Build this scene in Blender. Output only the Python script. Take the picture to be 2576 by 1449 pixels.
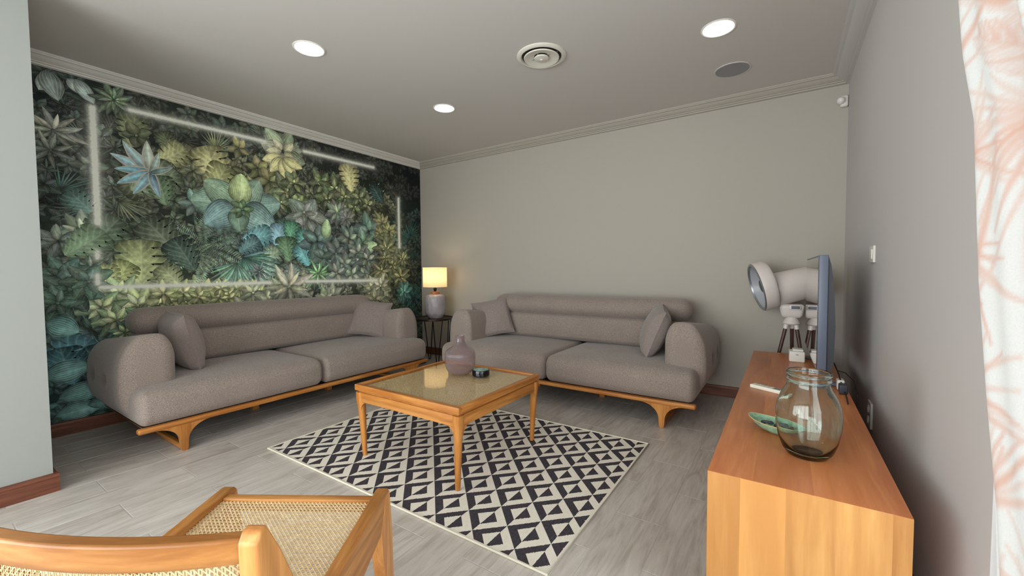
import bpy, math, random
import numpy as np
from mathutils import Vector, Matrix, Euler

for o in list(bpy.data.objects): bpy.data.objects.remove(o, do_unlink=True)
S = bpy.context.scene
COL = S.collection
PI = math.pi

# ------------------------------------------------------------ camera, world, lights, exposure
def make_camera():
    yaw, pitch, roll = math.radians(-33.592), math.radians(2.363), math.radians(-0.401)
    f = Vector((math.sin(yaw)*math.cos(pitch), math.cos(yaw)*math.cos(pitch), -math.sin(pitch)))
    r = Vector((math.cos(yaw), -math.sin(yaw), 0)); u = r.cross(f)
    c, s = math.cos(roll), math.sin(roll)
    r2 = c*r + s*u; u2 = -s*r + c*u
    M = Matrix((( r2.x, u2.x, -f.x, 4.2105), (r2.y, u2.y, -f.y, -4.0696), (r2.z, u2.z, -f.z, 1.1306), (0, 0, 0, 1)))
    cd = bpy.data.cameras.new('camera'); cd.sensor_width = 36; cd.lens = 36*1034.95/2576; cd.clip_start = 0.02
    co = bpy.data.objects.new('camera', cd); COL.objects.link(co); co.matrix_world = M
    S.camera = co
make_camera()
W = bpy.data.worlds.new('daylight'); S.world = W; W.use_nodes = True
W.node_tree.nodes['Background'].inputs[0].default_value = (0.80, 0.90, 1.0, 1)
W.node_tree.nodes['Background'].inputs[1].default_value = 0.9
def area(name, loc, direction, sx, sy, power, col):
    l = bpy.data.lights.new(name, 'AREA'); l.shape = 'RECTANGLE'; l.size = sx; l.size_y = sy; l.energy = power; l.color = col
    o = bpy.data.objects.new(name, l); COL.objects.link(o); o.location = loc
    o.rotation_euler = Vector(direction).to_track_quat('-Z', 'Y').to_euler()
    return o
area('daylight_rear_window', (1.0, -6.72, 1.3), (0, 1, 0.0), 6.4, 2.3, 222, (0.98, 0.985, 1.0))
area('daylight_side_window', (5.05, -3.95, 1.25), (-1, 0, 0.0), 2.2, 2.1, 42, (0.98, 0.99, 1.0))
vs = S.view_settings
vs.view_transform = 'Standard'; vs.look = 'None'; vs.gamma = 1; vs.use_curve_mapping = False
vs.exposure = 0.62

# ------------------------------------------------------------ helpers
def lin(c):
    r = []
    for v in c[:3]:
        v = v/255.0
        r.append(v/12.92 if v <= .04045 else ((v+.055)/1.055)**2.4)
    return tuple(r) + (1,)

class NT:
    def __init__(s, name):
        s.m = bpy.data.materials.new(name); s.m.use_nodes = True; s.t = s.m.node_tree; s.t.nodes.clear()
        s.out = s.t.nodes.new('ShaderNodeOutputMaterial')
    def n(s, typ, **k):
        nd = s.t.nodes.new('ShaderNode' + typ)
        for a, v in k.items():
            if a.startswith('i_'):
                key = a[2:]
                key = int(key) if key.isdigit() else key.replace('_', ' ')
                s.set(nd.inputs[key], v)
            else: setattr(nd, a, v)
        return nd
    def set(s, inp, v):
        if isinstance(v, bpy.types.NodeSocket): s.t.links.new(v, inp)
        else: inp.default_value = v
    def math(s, op, a, b=None, c=None, clamp=False):
        nd = s.n('Math', operation=op, use_clamp=clamp); s.set(nd.inputs[0], a)
        if b is not None: s.set(nd.inputs[1], b)
        if c is not None: s.set(nd.inputs[2], c)
        return nd.outputs[0]
    def mix(s, f, a, b, blend='MIX'):
        nd = s.n('MixRGB', blend_type=blend); s.set(nd.inputs[0], f); s.set(nd.inputs[1], a); s.set(nd.inputs[2], b)
        return nd.outputs[0]
    def ramp(s, f, stops):
        nd = s.n('ValToRGB'); s.set(nd.inputs[0], f); e = nd.color_ramp.elements
        while len(e) < len(stops): e.new(.5)
        for i, (p, c) in enumerate(stops): e[i].position = p; e[i].color = c
        return nd.outputs[0]
    def coord(s, which='Object', scale=(1, 1, 1), rot=(0, 0, 0), loc=(0, 0, 0)):
        if which == 'World': src = s.n('NewGeometry').outputs['Position']
        else: src = s.n('TexCoord').outputs[which]
        mp = s.n('Mapping'); s.set(mp.inputs[0], src)
        mp.inputs['Scale'].default_value = scale; mp.inputs['Rotation'].default_value = rot; mp.inputs['Location'].default_value = loc
        return mp.outputs[0]
    def noise(s, vec, scale, detail=3, rough=.5, out=0, dist=0):
        nd = s.n('TexNoise'); s.set(nd.inputs['Vector'], vec); nd.inputs['Scale'].default_value = scale
        nd.inputs['Detail'].default_value = detail; nd.inputs['Roughness'].default_value = rough; nd.inputs['Distortion'].default_value = dist
        return nd.outputs[out]
    def bump(s, h, strength=.3, dist=.002):
        nd = s.n('Bump'); nd.inputs['Strength'].default_value = strength; nd.inputs['Distance'].default_value = dist; s.set(nd.inputs['Height'], h)
        return nd.outputs[0]
    def pr(s, col, rough=.5, normal=None, **k):
        p = s.n('BsdfPrincipled'); s.set(p.inputs['Base Color'], col); s.set(p.inputs['Roughness'], rough)
        if normal is not None: s.set(p.inputs['Normal'], normal)
        for a, v in k.items(): s.set(p.inputs[a.replace('_', ' ')], v)
        s.t.links.new(p.outputs[0], s.out.inputs[0]); return p

def plain(name, col, rough=.5, **k):
    m = NT(name); v = m.coord('Object'); n = m.noise(v, 35, 3)
    c = lin(col)
    m.pr(m.mix(m.math('MULTIPLY', n, .25), c, tuple(x*.8 for x in c[:3]) + (1,)), rough, **k)
    return m.m

def paint(name, col, rough=.85):
    m = NT(name); v = m.coord('World'); n = m.noise(v, 260, 2); n2 = m.noise(v, 2.2, 3)
    c = lin(col)
    cc = m.mix(m.math('MULTIPLY', n2, .18), c, tuple(x*.9 for x in c[:3]) + (1,))
    m.pr(cc, rough, m.bump(n, .06, .001))
    return m.m

def wood(name, c1, c2, axis='x', rough=.4, scale=1.0, staves=0, world=False, dark=None):
    m = NT(name)
    k = {'x': (1.2, 14, 14), 'y': (14, 1.2, 14), 'z': (14, 14, 1.2)}[axis]
    v = m.coord('World' if world else 'Object', tuple(a*scale for a in k))
    rnd = m.n('ObjectInfo').outputs['Random']
    add = m.n('VectorMath', operation='ADD'); m.set(add.inputs[0], v)
    cmb = m.n('CombineXYZ'); off = m.math('MULTIPLY', rnd, 37.0)
    for i in range(3): m.set(cmb.inputs[i], off)
    vv = add.outputs[0]; m.set(add.inputs[1], cmb.outputs[0])
    if staves:
        sp = m.n('SeparateXYZ'); m.set(sp.inputs[0], m.coord('World' if world else 'Object'))
        ax = {'x': 1, 'y': 0, 'z': 0}[axis]
        idx = m.math('FLOOR', m.math('MULTIPLY', sp.outputs[ax], staves))
        wn = m.n('TexWhiteNoise', noise_dimensions='1D'); m.set(wn.inputs['W'], idx)
        add2 = m.n('VectorMath', operation='ADD'); m.set(add2.inputs[0], vv)
        cm2 = m.n('CombineXYZ'); o2 = m.math('MULTIPLY', wn.outputs[0], 23.0)
        for i in range(3): m.set(cm2.inputs[i], o2)
        m.set(add2.inputs[1], cm2.outputs[0]); vv = add2.outputs[0]
    n1 = m.noise(vv, 1.1, 5, .55, dist=1.2)
    n2 = m.noise(vv, 6.0, 4, .6, dist=.3)
    f = m.math('ADD', m.math('MULTIPLY', n1, .75), m.math('MULTIPLY', n2, .35))
    col = m.ramp(f, [(.38, lin(c1)), (.52, lin([(a+b)/2 for a, b in zip(c1, c2)])), (.66, lin(c2))])
    wv = m.n('TexWave', wave_type='RINGS'); m.set(wv.inputs['Vector'], vv); wv.inputs['Scale'].default_value = .55
    wv.inputs['Distortion'].default_value = 3.0; wv.inputs['Detail'].default_value = 2
    col = m.mix(m.math('MULTIPLY', m.math('POWER', wv.outputs['Fac'], 5.0), .28), col, lin(dark or [x*.62 for x in c2]))
    if staves:
        col = m.mix(.28, col, m.ramp(wn.outputs[0], [(0, lin([x*.72 for x in c2])), (1, lin([min(255, x*1.08) for x in c1]))]))
    m.pr(col, rough, m.bump(n2, .12, .0008), Specular_IOR_Level=.4)
    return m.m

def fabric(name, c1, c2):
    m = NT(name); v = m.coord('Object')
    a = m.noise(m.coord('Object', (1, 1, 3.2)), 170, 3, .6); b = m.noise(m.coord('Object', (3, 3, 1)), 210, 3, .6); c = m.noise(v, 5, 3)
    w = m.math('ADD', m.math('MULTIPLY', a, .55), m.math('MULTIPLY', b, .45))
    col = m.ramp(w, [(.36, lin(c2)), (.5, lin([(x+y)/2 for x, y in zip(c1, c2)])), (.64, lin(c1))])
    col = m.mix(m.math('MULTIPLY', c, .3), col, lin([x*.86 for x in c2]))
    m.pr(col, .95, m.bump(w, .35, .0015), Sheen_Weight=.25, Sheen_Roughness=.5, Specular_IOR_Level=.15)
    return m.m

class MB:
    def __init__(s): s.v = []; s.f = []
    def add(s, vs, fs):
        k = len(s.v); s.v += [tuple(p) for p in vs]; s.f += [tuple(i+k for i in f) for f in fs]; return s
    def box(s, c, d, M=None):
        h = [x/2 for x in d]
        vs = [(c[0]+sx*h[0], c[1]+sy*h[1], c[2]+sz*h[2]) for sx in (-1, 1) for sy in (-1, 1) for sz in (-1, 1)]
        if M: vs = [M @ Vector(p) for p in vs]
        return s.add(vs, [(0, 1, 3, 2), (4, 6, 7, 5), (0, 4, 5, 1), (2, 3, 7, 6), (0, 2, 6, 4), (1, 5, 7, 3)])
    def rbox(s, c, d, r, seg=2, mid=(1, 1, 1), fn=None, M=None):
        """box with rounded edges: c centre, d full size, r radius (scalar or per axis)"""
        h = [x/2 for x in d]
        if isinstance(r, (int, float)): r = (r, r, r)
        r = [min(a, b*.999) for a, b in zip(r, h)]
        lines = []
        for a in range(3):
            A = [-h[a] + r[a]*(1-math.cos(i/seg*PI/2)) for i in range(seg)] if seg else []
            A = [-h[a] + r[a]*(i/seg) for i in range(seg)]
            B = [(-h[a]+r[a]) + (2*(h[a]-r[a]))*i/mid[a] for i in range(mid[a]+1)]
            Cc = [h[a]-r[a] + r[a]*((i+1)/seg) for i in range(seg)]
            lines.append(A+B+Cc)
        idx = {}; vs = []
        def get(p):
            k = tuple(round(x, 7) for x in p)
            if k in idx: return idx[k]
            q = []
            inner = [max(-(h[a]-r[a]), min(h[a]-r[a], p[a])) for a in range(3)]
            dd = [(p[a]-inner[a])/r[a] if r[a] > 1e-9 else 0 for a in range(3)]
            mx = max(abs(x) for x in dd); L = math.sqrt(sum(x*x for x in dd))
            if L > 1e-9:
                # map cube corner onto sphere (tan spacing for evenness)
                dd = [math.tan(x*PI/4) if mx > .999 else x for x in dd]
                L = math.sqrt(sum(x*x for x in dd)); dd = [x/L*(1 if mx > .999 else mx) for x in dd]
            q = [inner[a]+dd[a]*r[a] for a in range(3)]
            if fn: q = fn(q, h)
            q = [q[a]+c[a] for a in range(3)]
            if M: q = M @ Vector(q)
            idx[k] = len(vs); vs.append(tuple(q)); return idx[k]
        fs = []
        for a in range(3):
            b, e = (a+1) % 3, (a+2) % 3
            for sgn in (-1, 1):
                for i in range(len(lines[b])-1):
                    for j in range(len(lines[e])-1):
                        q = []
                        for (x, y) in ((i, j), (i+1, j), (i+1, j+1), (i, j+1)):
                            p = [0, 0, 0]; p[a] = sgn*h[a]; p[b] = lines[b][x]; p[e] = lines[e][y]; q.append(get(p))
                        if sgn < 0: q.reverse()
                        if len(set(q)) >= 3: fs.append(tuple(dict.fromkeys(q)))
        return s.add(vs, fs)
    def lathe(s, prof, c=(0, 0, 0), n=40, M=None, closed=False):
        vs = []; fs = []
        for (r, z) in prof:
            for i in range(n):
                a = 2*PI*i/n; vs.append(Vector((max(r, 1e-5)*math.cos(a), max(r, 1e-5)*math.sin(a), z)))
        m = len(prof)
        for j in range(m if closed else m-1):
            j2 = (j+1) % m
            for i in range(n):
                i2 = (i+1) % n; fs.append((j*n+i, j*n+i2, j2*n+i2, j2*n+i))
        vs = [(M @ p if M else p)+Vector(c) for p in vs]
        return s.add(vs, fs)
    def tube(s, pts, r, n=8, caps=True):
        pts = [Vector(p) for p in pts]
        rr = r if isinstance(r, (list, tuple)) else [r]*len(pts)
        vs = []; fs = []; prev = None
        for i, p in enumerate(pts):
            t = (pts[min(i+1, len(pts)-1)]-pts[max(i-1, 0)]).normalized()
            if prev is None:
                a = Vector((0, 0, 1)) if abs(t.z) < .9 else Vector((1, 0, 0)); x = t.cross(a).normalized()
            else: x = (prev - t*prev.dot(t)).normalized()
            prev = x; y = t.cross(x)
            for k in range(n):
                a = 2*PI*k/n; vs.append(p + (x*math.cos(a)+y*math.sin(a))*rr[i])
        for i in range(len(pts)-1):
            for k in range(n):
                k2 = (k+1) % n; fs.append((i*n+k, i*n+k2, (i+1)*n+k2, (i+1)*n+k))
        if caps: fs.append(tuple(range(n-1, -1, -1))); fs.append(tuple((len(pts)-1)*n+k for k in range(n)))
        return s.add(vs, fs)
    def prism(s, poly, fn, a, b):
        """poly: 2D outline; fn(p,q,t)->3D; extruded t from a to b"""
        n = len(poly)
        vs = [fn(p, q, a) for p, q in poly]+[fn(p, q, b) for p, q in poly]
        fs = [tuple(range(n-1, -1, -1)), tuple(range(n, 2*n))]+[(i, (i+1) % n, n+(i+1) % n, n+i) for i in range(n)]
        return s.add(vs, fs)
    def build(s, name, mat, parent=None, smooth=35, bevel=0, kind=None, loc=None, flip=True):
        me = bpy.data.meshes.new(name); me.from_pydata(s.v, [], s.f); me.update()
        if flip:
            import bmesh
            bm = bmesh.new(); bm.from_mesh(me); bmesh.ops.recalc_face_normals(bm, faces=bm.faces); bm.to_mesh(me); bm.free()
        if smooth:
            me.polygons.foreach_set('use_smooth', [True]*len(me.polygons))
            me.set_sharp_from_angle(angle=math.radians(smooth))
        me.materials.append(mat)
        o = bpy.data.objects.new(name, me); COL.objects.link(o)
        if parent: o.parent = parent
        if loc: o.location = loc
        if bevel:
            b = o.modifiers.new('bevel', 'BEVEL'); b.width = bevel; b.segments = 3; b.limit_method = 'ANGLE'; b.angle_limit = math.radians(30)
            b.harden_normals = False
        if kind: o['kind'] = kind
        return o

def tag(o, label, cat, group=None):
    o['label'] = label; o['category'] = cat
    if group: o['group'] = group
    return o
def thing(name, label, cat, loc=(0, 0, 0), rz=0, group=None):
    o = bpy.data.objects.new(name, None); COL.objects.link(o); o.empty_display_size = .1
    o.location = loc; o.rotation_euler = (0, 0, rz)
    return tag(o, label, cat, group)
def copy_tree(o, parent=None):
    c = o.copy(); COL.objects.link(c)
    if parent: c.parent = parent
    for ch in list(o.children): copy_tree(ch, c)
    return c
def struct(mb, name, mat, parent=None, **k):
    o = mb.build(name, mat, parent, **k)
    if parent is None: o['kind'] = 'structure'
    return o

# ------------------------------------------------------------ materials
M_wall = paint('wall_paint_warm_grey', (181, 174, 163))
M_wallr = paint('wall_paint_side', (200, 195, 193))
M_wing = paint('wall_paint_white', (160, 163, 158))
M_ceil = paint('ceiling_paint', (208, 203, 198))
M_crown = paint('moulding_paint', (226, 222, 215), .6)
M_base = wood('baseboard_wood', (138, 84, 60), (100, 56, 40), 'x', .45)
M_basey = wood('baseboard_wood_y', (138, 84, 60), (100, 56, 40), 'y', .45)
M_tx = wood('teak_x', (208, 146, 78), (170, 104, 44), 'x', .32)
M_ty = wood('teak_y', (208, 146, 78), (170, 104, 44), 'y', .32)
M_tz = wood('teak_z', (208, 146, 78), (170, 104, 44), 'z', .32)
M_chx = wood('chair_teak_x', (200, 142, 80), (156, 98, 44), 'x', .35)
M_chy = wood('chair_teak_y', (200, 142, 80), (156, 98, 44), 'y', .35)
M_chz = wood('chair_teak_z', (216, 158, 92), (184, 116, 58), 'z', .35)
M_sbx = wood('sideboard_top_wood', (216, 140, 84), (186, 104, 56), 'y', .33, .8, staves=7, world=True)
M_sbz = wood('sideboard_end_wood', (206, 154, 90), (164, 108, 54), 'z', .38, .45, staves=9, world=True, dark=(176, 110, 52))
M_fab = fabric('taupe_fabric', (190, 174, 162), (112, 100, 94))
M_fab2 = fabric('taupe_cushion_fabric', (172, 158, 150), (122, 110, 105))
M_black = plain('black_metal', (26, 22, 22), .4, Metallic=.3)
M_white = plain('white_plastic', (226, 222, 214), .4)
M_cane = None

def make_cane():
    m = NT('cane'); v = m.coord('Object'); n = m.noise(v, 90, 3)
    col = m.ramp(n, [(.3, lin((206, 172, 124))), (.7, lin((238, 212, 166)))])
    m.pr(col, .45); return m.m
M_cane = make_cane()

def make_glass(name, col, ior=1.45, rough=0):
    m = NT(name)
    g = m.n('BsdfGlass'); g.inputs['Color'].default_value = col; g.inputs['IOR'].default_value = ior; g.inputs['Roughness'].default_value = rough
    m.t.links.new(g.outputs[0], m.out.inputs[0]); return m.m
def make_thin(name, col, fac=1.0):
    m = NT(name)
    t = m.n('BsdfTransparent'); t.inputs['Color'].default_value = col
    g = m.n('BsdfGlossy'); g.inputs['Roughness'].default_value = 0.0
    fr = m.n('Fresnel'); bf = m.n('NewGeometry').outputs['Backfacing']   # thin pane: same Fresnel from both sides
    m.set(fr.inputs['IOR'], m.math('MULTIPLY_ADD', bf, 1/1.5-1.5, 1.5))
    mx = m.n('MixShader'); m.set(mx.inputs[0], m.math('MULTIPLY', fr.outputs[0], fac, clamp=True))
    m.t.links.new(t.outputs[0], mx.inputs[1]); m.t.links.new(g.outputs[0], mx.inputs[2]); m.t.links.new(mx.outputs[0], m.out.inputs[0])
    return m.m

# ------------------------------------------------------------ room shell
H = 2.6; XR = 4.589; YB = -6.5; WX = 1.047; WY = -3.644
struct(MB().box((-.1, -1.8, H/2), (.2, 3.7, H)), 'wall_left', M_wall)
struct(MB().box((2.3, .1, H/2), (5.0, .2, H)), 'wall_back', M_wall)
WE = -4.7   # the wing is a stub; behind the camera the room widens to the left
struct(MB().box((WX/2-1.25, (WY+WE)/2, H/2), (WX+2.5, abs(WE-WY), H)), 'wall_wing', M_wing)
struct(MB().box((-2.6, (YB+WE)/2, H/2), (.2, abs(YB-WE), H)), 'wall_side', M_wall)
# right wall with a tall window opening toward the camera side
WO = -2.785
mb = MB(); mb.box((XR+.1, WO/2, H/2), (.2, -WO, H)); mb.box((XR+.1, (WO-5.1)/2, 2.46), (.2, 5.1+WO, .28)); mb.box((XR+.1, (-5.1+YB)/2, H/2), (.2, abs(YB+5.1), H))
struct(mb, 'wall_right', M_wallr)
mb = MB(); mb.box((1.0, YB-.1, 2.52), (7.4, .2, .16)); mb.box((4.5, YB-.1, 1.22), (.2, .2, 2.44)); mb.box((-2.45, YB-.1, 1.22), (.3, .2, 2.44))
struct(mb, 'wall_front', M_wall)
struct(MB().box((1.05, -3.2, H+.05), (7.5, 6.8, .1)), 'ceiling', M_ceil)

# window frames
M_alu = plain('grey_aluminium', (150, 156, 166), .4, Metallic=.2)
mb = MB()
for y in (WO-.03, -3.9, -5.07): mb.rbox((XR+.06, y, 1.16), (.07, .06, 2.32), .004)
for z in (.03, 2.29): mb.rbox((XR+.06, -3.93, z), (.07, 2.3, .06), .004)
w1 = struct(mb, 'window_1', M_alu)
M_pane = make_thin('window_glass', (.96, .98, .97, 1))
for y, l in ((-3.36, 1.02), (-4.49, 1.1)): MB().box((XR+.06, y, 1.16), (.001, l, 2.2)).build('pane', M_pane, w1)
mb = MB()
for x in (-2.27, -1.16, -.05, 1.06, 2.16, 3.27, 4.37): mb.rbox((x, YB-.08, 1.2), (.06, .07, 2.4), .004)
for z in (.03, 2.4): mb.rbox((1.05, YB-.08, z), (6.7, .07, .06), .004)
w2 = struct(mb, 'window_2', M_alu)
for x in (-1.715, -.605, .505, 1.61, 2.715, 3.82): MB().box((x, YB-.08, 1.215), (1.05, .001, 2.31)).build('pane', M_pane, w2)

# crown mouldings
PR = [(0, 0), (.106, 0), (.106, .008), (.098, .012), (.098, .018), (.082, .022), (.07, .032), (.05, .042), (.036, .046), (.036, .052), (.022, .055), (.022, .064), (0, .068)]
def molding(name, fn, a, b, mat, prof=PR):
    struct(MB().prism(prof, fn, a, b), name, mat, smooth=25)
molding('trim_1', lambda d, h, t: (d, t, H-h), WY, 0, M_crown)
molding('trim_2', lambda d, h, t: (t, -d, H-h), 0, XR, M_wall)
molding('trim_3', lambda d, h, t: (XR-d, t, H-h), YB, 0, M_wallr)
# baseboards
BP = [(0, 0), (.020, 0), (.020, .070), (.0165, .072), (.0165, .075), (.018, .077), (.016, .093), (0, .095)]
molding('baseboard_left', lambda d, h, t: (d, t, h), WY, 0, M_basey, BP)
molding('baseboard_back', lambda d, h, t: (t, -d, h), 0, XR, M_base, BP)
molding('baseboard_right', lambda d, h, t: (XR-d, t, h), WO, 0, M_basey, BP)
molding('baseboard_wing', lambda d, h, t: (WX+d, t, h), WE, WY+.02, M_basey, BP)
molding('baseboard_end', lambda d, h, t: (t, WY+d*.98, h), 0, WX, M_base, BP)

# floor: grout bed and wood-look planks laid in half bond
def make_plankmat():
    m = NT('grey_wood_look_plank')
    rnd = m.n('ObjectInfo').outputs['Random']
    cmb = m.n('CombineXYZ'); off = m.math('MULTIPLY', rnd, 61.0)
    for i in range(3): m.set(cmb.inputs[i], off)
    def shifted(scale):
        a = m.n('VectorMath', operation='ADD'); m.set(a.inputs[0], m.coord('World', scale)); m.set(a.inputs[1], cmb.outputs[0]); return a.outputs[0]
    n1 = m.noise(shifted((11, 1.6, 5)), 1.3, 6, .62, dist=1.5)
    n2 = m.noise(shifted((60, 4, 20)), 1.6, 3, .6)
    f = m.math('ADD', m.math('MULTIPLY', n1, .7), m.math('MULTIPLY', n2, .3))
    col = m.ramp(f, [(.36, lin((166, 156, 148))), (.5, lin((192, 184, 176))), (.66, lin((208, 201, 194)))])
    vn = m.n('TexVoronoi'); m.set(vn.inputs['Vector'], shifted((3.2, 1.1, 1))); vn.inputs['Scale'].default_value = 1.0
    col = m.mix(m.math('MULTIPLY', m.math('SUBTRACT', .12, vn.outputs['Distance'], clamp=True), 2.2), col, lin((112, 103, 97)))
    col = m.mix(.14, col, m.ramp(rnd, [(0, lin((166, 157, 150))), (1, lin((214, 208, 202)))]))
    m.pr(col, .38, m.bump(n2, .18, .0008), Specular_IOR_Level=.5)
    return m.m
M_plank = make_plankmat()
fl = struct(MB().box((1.05, -3.25, -.0507), (7.5, 6.9, .1)), 'floor', plain('grout', (184, 178, 171), .45))
PW, PL, G = .2068, .6300, .0019
cache = {}
k0 = math.floor((0-3.572)/PW)
for k in range(k0, 6):
    x0 = max(3.572+k*PW, 0); x1 = min(3.572+(k+1)*PW, XR)
    if x1-x0 < .01: continue
    off = -2.235 if k % 2 == 0 else -2.548
    j0 = math.ceil((0-off)/PL)
    for j in range(-3, j0):
        y0 = off+j*PL; y1 = min(y0+PL, 0)
        if y1-y0 < .01 or (x1 < WX and y1 < WY): continue
        key = (round(x1-x0, 4), round(y1-y0, 4))
        if key not in cache:
            b = MB(); d = (x1-x0-2*G, y1-y0-2*G, .006)
            h = [q/2 for q in d]; c = .0012
            vs = []
            for z, ins in ((-h[2], 0), (h[2]-c, 0), (h[2], c)):
                vs += [(-h[0]+ins, -h[1]+ins, z), (h[0]-ins, -h[1]+ins, z), (h[0]-ins, h[1]-ins, z), (-h[0]+ins, h[1]-ins, z)]
            fs = [(8, 9, 10, 11)]+[(a, (a+1) % 4, 4+(a+1) % 4, 4+a) for a in range(4)]+[(4+a, 4+(a+1) % 4, 8+(a+1) % 4, 8+a) for a in range(4)]
            b.add(vs, fs)
            cache[key] = b.build('plank', M_plank, fl, smooth=0, flip=False)
            o = cache[key]
        else:
            o = cache[key].copy(); COL.objects.link(o)
        o.location = ((x0+x1)/2, (y0+y1)/2, -.003)

# ------------------------------------------------------------ mural wallpaper (flat print: one sheet of printed leaf shapes)
def build_mural():
    rng = random.Random(11)
    Y0, Y1, Z0, Z1 = WY, -.002, .094, H-.062
    ctrl = [(-3.4, 2.4, 52, 66, 62), (-3.4, 2.05, 96, 104, 94), (-3.4, 1.7, 50, 68, 64), (-3.4, 1.35, 96, 112, 98), (-3.4, .9, 66, 98, 86), (-3.4, .5, 48, 96, 102), (-3.4, .15, 52, 104, 98),
            (-3.0, 2.25, 58, 64, 52), (-3.0, 1.7, 84, 92, 70), (-3, 1.3, 84, 106, 74), (-3, .92, 120, 128, 78), (-3, .6, 48, 80, 72),
            (-2.4, 2.3, 56, 66, 56), (-2.4, 2.0, 126, 124, 76), (-2.4, 1.7, 74, 100, 88), (-2.4, 1.3, 86, 116, 98), (-2.4, .95, 132, 136, 78),
            (-1.9, 2.35, 96, 104, 84), (-1.9, 1.95, 122, 122, 74), (-1.9, 1.5, 66, 124, 118), (-1.9, 1.0, 120, 124, 88),
            (-1.3, 2.42, 30, 34, 32), (-1.3, 2.05, 104, 108, 70), (-1.3, 1.6, 80, 96, 88), (-1.3, 1.2, 76, 98, 92), (-1.3, .9, 134, 138, 108),
            (-.7, 2.36, 30, 36, 32), (-.7, 1.95, 112, 112, 70), (-.7, 1.5, 70, 102, 92), (-.7, 1.15, 106, 106, 70), (-.7, .8, 112, 116, 84),
            (-.2, 2.3, 16, 22, 26), (-.2, 1.8, 22, 50, 48), (-.2, 1.2, 44, 54, 40), (-.2, .8, 20, 70, 66)]
    CT = np.array(ctrl, float)
    def cmap(y, z):
        w = 1/((CT[:, 0]-y)**2+(CT[:, 1]-z)**2+.004)**1.6
        return (CT[:, 2:]*w[:, None]).sum(0)/w.sum()
    bars = [(-3.225, 1.50, -3.215, 2.34), (-3.23, 1.25, -3.23, 1.29), (-3.235, 1.06, -3.235, 1.12), (-3.22, 1.03, -2.02, 1.033), (-1.655, 1.036, -.76, 1.026),
            (-3.01, 2.385, -2.03, 2.398), (-1.64, 2.396, -.77, 2.405), (-.388, 1.45, -.388, 2.08)]
    def bdist(y, z):
        d = 9
        for a, b, c, e in bars:
            dy = max(a-y, 0, y-c); dz = max(min(b, e)-z, 0, z-max(b, e)); d = min(d, math.hypot(dy, dz))
        return d
    V = []; F = []; UV = []; LC = []; LP = []; nv = [0]
    NY, NZ = 200, 140; occ = np.zeros((NY, NZ), int)
    def emit(P, uv, N, K, col, par):
        ys, zs = P[:, 0], P[:, 1]
        if ys.max() < Y0 or ys.min() > Y1 or zs.max() < Z0 or zs.min() > Z1: return
        i0 = int(np.clip((ys.min()-Y0)/(Y1-Y0)*NY, 0, NY-1)); i1 = int(np.clip((ys.max()-Y0)/(Y1-Y0)*NY, 0, NY-1))+1
        j0 = int(np.clip((zs.min()-Z0)/(Z1-Z0)*NZ, 0, NZ-1)); j1 = int(np.clip((zs.max()-Z0)/(Z1-Z0)*NZ, 0, NZ-1))+1
        d = occ[i0:i1, j0:j1].max()+1; occ[i0:i1, j0:j1] = d
        X = np.full(len(P), .0015+d*7e-6)
        V.append(np.stack([X, np.clip(ys, Y0, Y1), np.clip(zs, Z0, Z1)], 1)); UV.append(uv)
        LC.append(np.tile(np.array(list(col)+[1.0]), (len(P), 1))); LP.append(np.tile(np.array(par), (len(P), 1)))
        b = nv[0]
        idx = np.arange(N*K).reshape(N, K)
        q = np.stack([idx[:-1, :-1], idx[:-1, 1:], idx[1:, 1:], idx[1:, :-1]], -1).reshape(-1, 4)+b
        F.append(q); nv[0] += len(P)
    def leaf(by, bz, ang, L, wd, shape='oval', col=(100, 110, 80), par=(0, .3, .5, 0), bend=0.0, N=9, bright=1.0):
        K = 5; t = np.linspace(0, 1, N)
        if shape == 'oval': w = np.sin(PI*t**.85)**.75
        elif shape == 'round': w = np.sin(PI*t**.7)**.55
        elif shape == 'spear': w = (t+.04)**.45*(1-t)**.85*1.65
        elif shape == 'strip': w = np.minimum(1, t*8+.2)*(1-t**3)
        elif shape == 'monstera':
            w = np.sin(PI*t**.55)**.5
        w = w*wd/2
        c = np.zeros((N, K, 2)); vv = np.linspace(-1, 1, K)
        th = ang+bend*t
        step = L/(N-1)
        px = np.concatenate([[0], np.cumsum(np.cos((th[1:]+th[:-1])/2)*step)]); pz = np.concatenate([[0], np.cumsum(np.sin((th[1:]+th[:-1])/2)*step)])
        nx, nz = -np.sin(th), np.cos(th)
        for k in range(K):
            f = np.ones(N)
            if shape == 'monstera' and k in (0, 4):
                ph = np.abs(((t*6.0+(.25 if k == 0 else 0)) % 1)-.5)*2
                f = 1-.66*np.clip((ph-.72)/.28, 0, 1)**.6*(t > .15)*(t < .93)
            lean = 0
            if shape == 'monstera': lean = -.18*abs(vv[k])*L*0
            c[:, k, 0] = px+nx*vv[k]*w*f; c[:, k, 1] = pz+nz*vv[k]*w*f
        P = c.reshape(-1, 2)+np.array([by, bz])
        uv = np.stack([np.repeat(t, K), np.tile((vv+1)/2, N)], 1)
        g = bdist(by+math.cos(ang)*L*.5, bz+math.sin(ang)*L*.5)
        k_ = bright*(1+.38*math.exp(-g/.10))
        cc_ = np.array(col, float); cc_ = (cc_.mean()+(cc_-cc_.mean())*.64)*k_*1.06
        cl = np.array(lin(np.clip(cc_, 0, 245))[:3])
        emit(P, uv, N, K, cl, par)
    def jit(c, a=10): return tuple(max(5, x+rng.uniform(-a, a)) for x in c)
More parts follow.
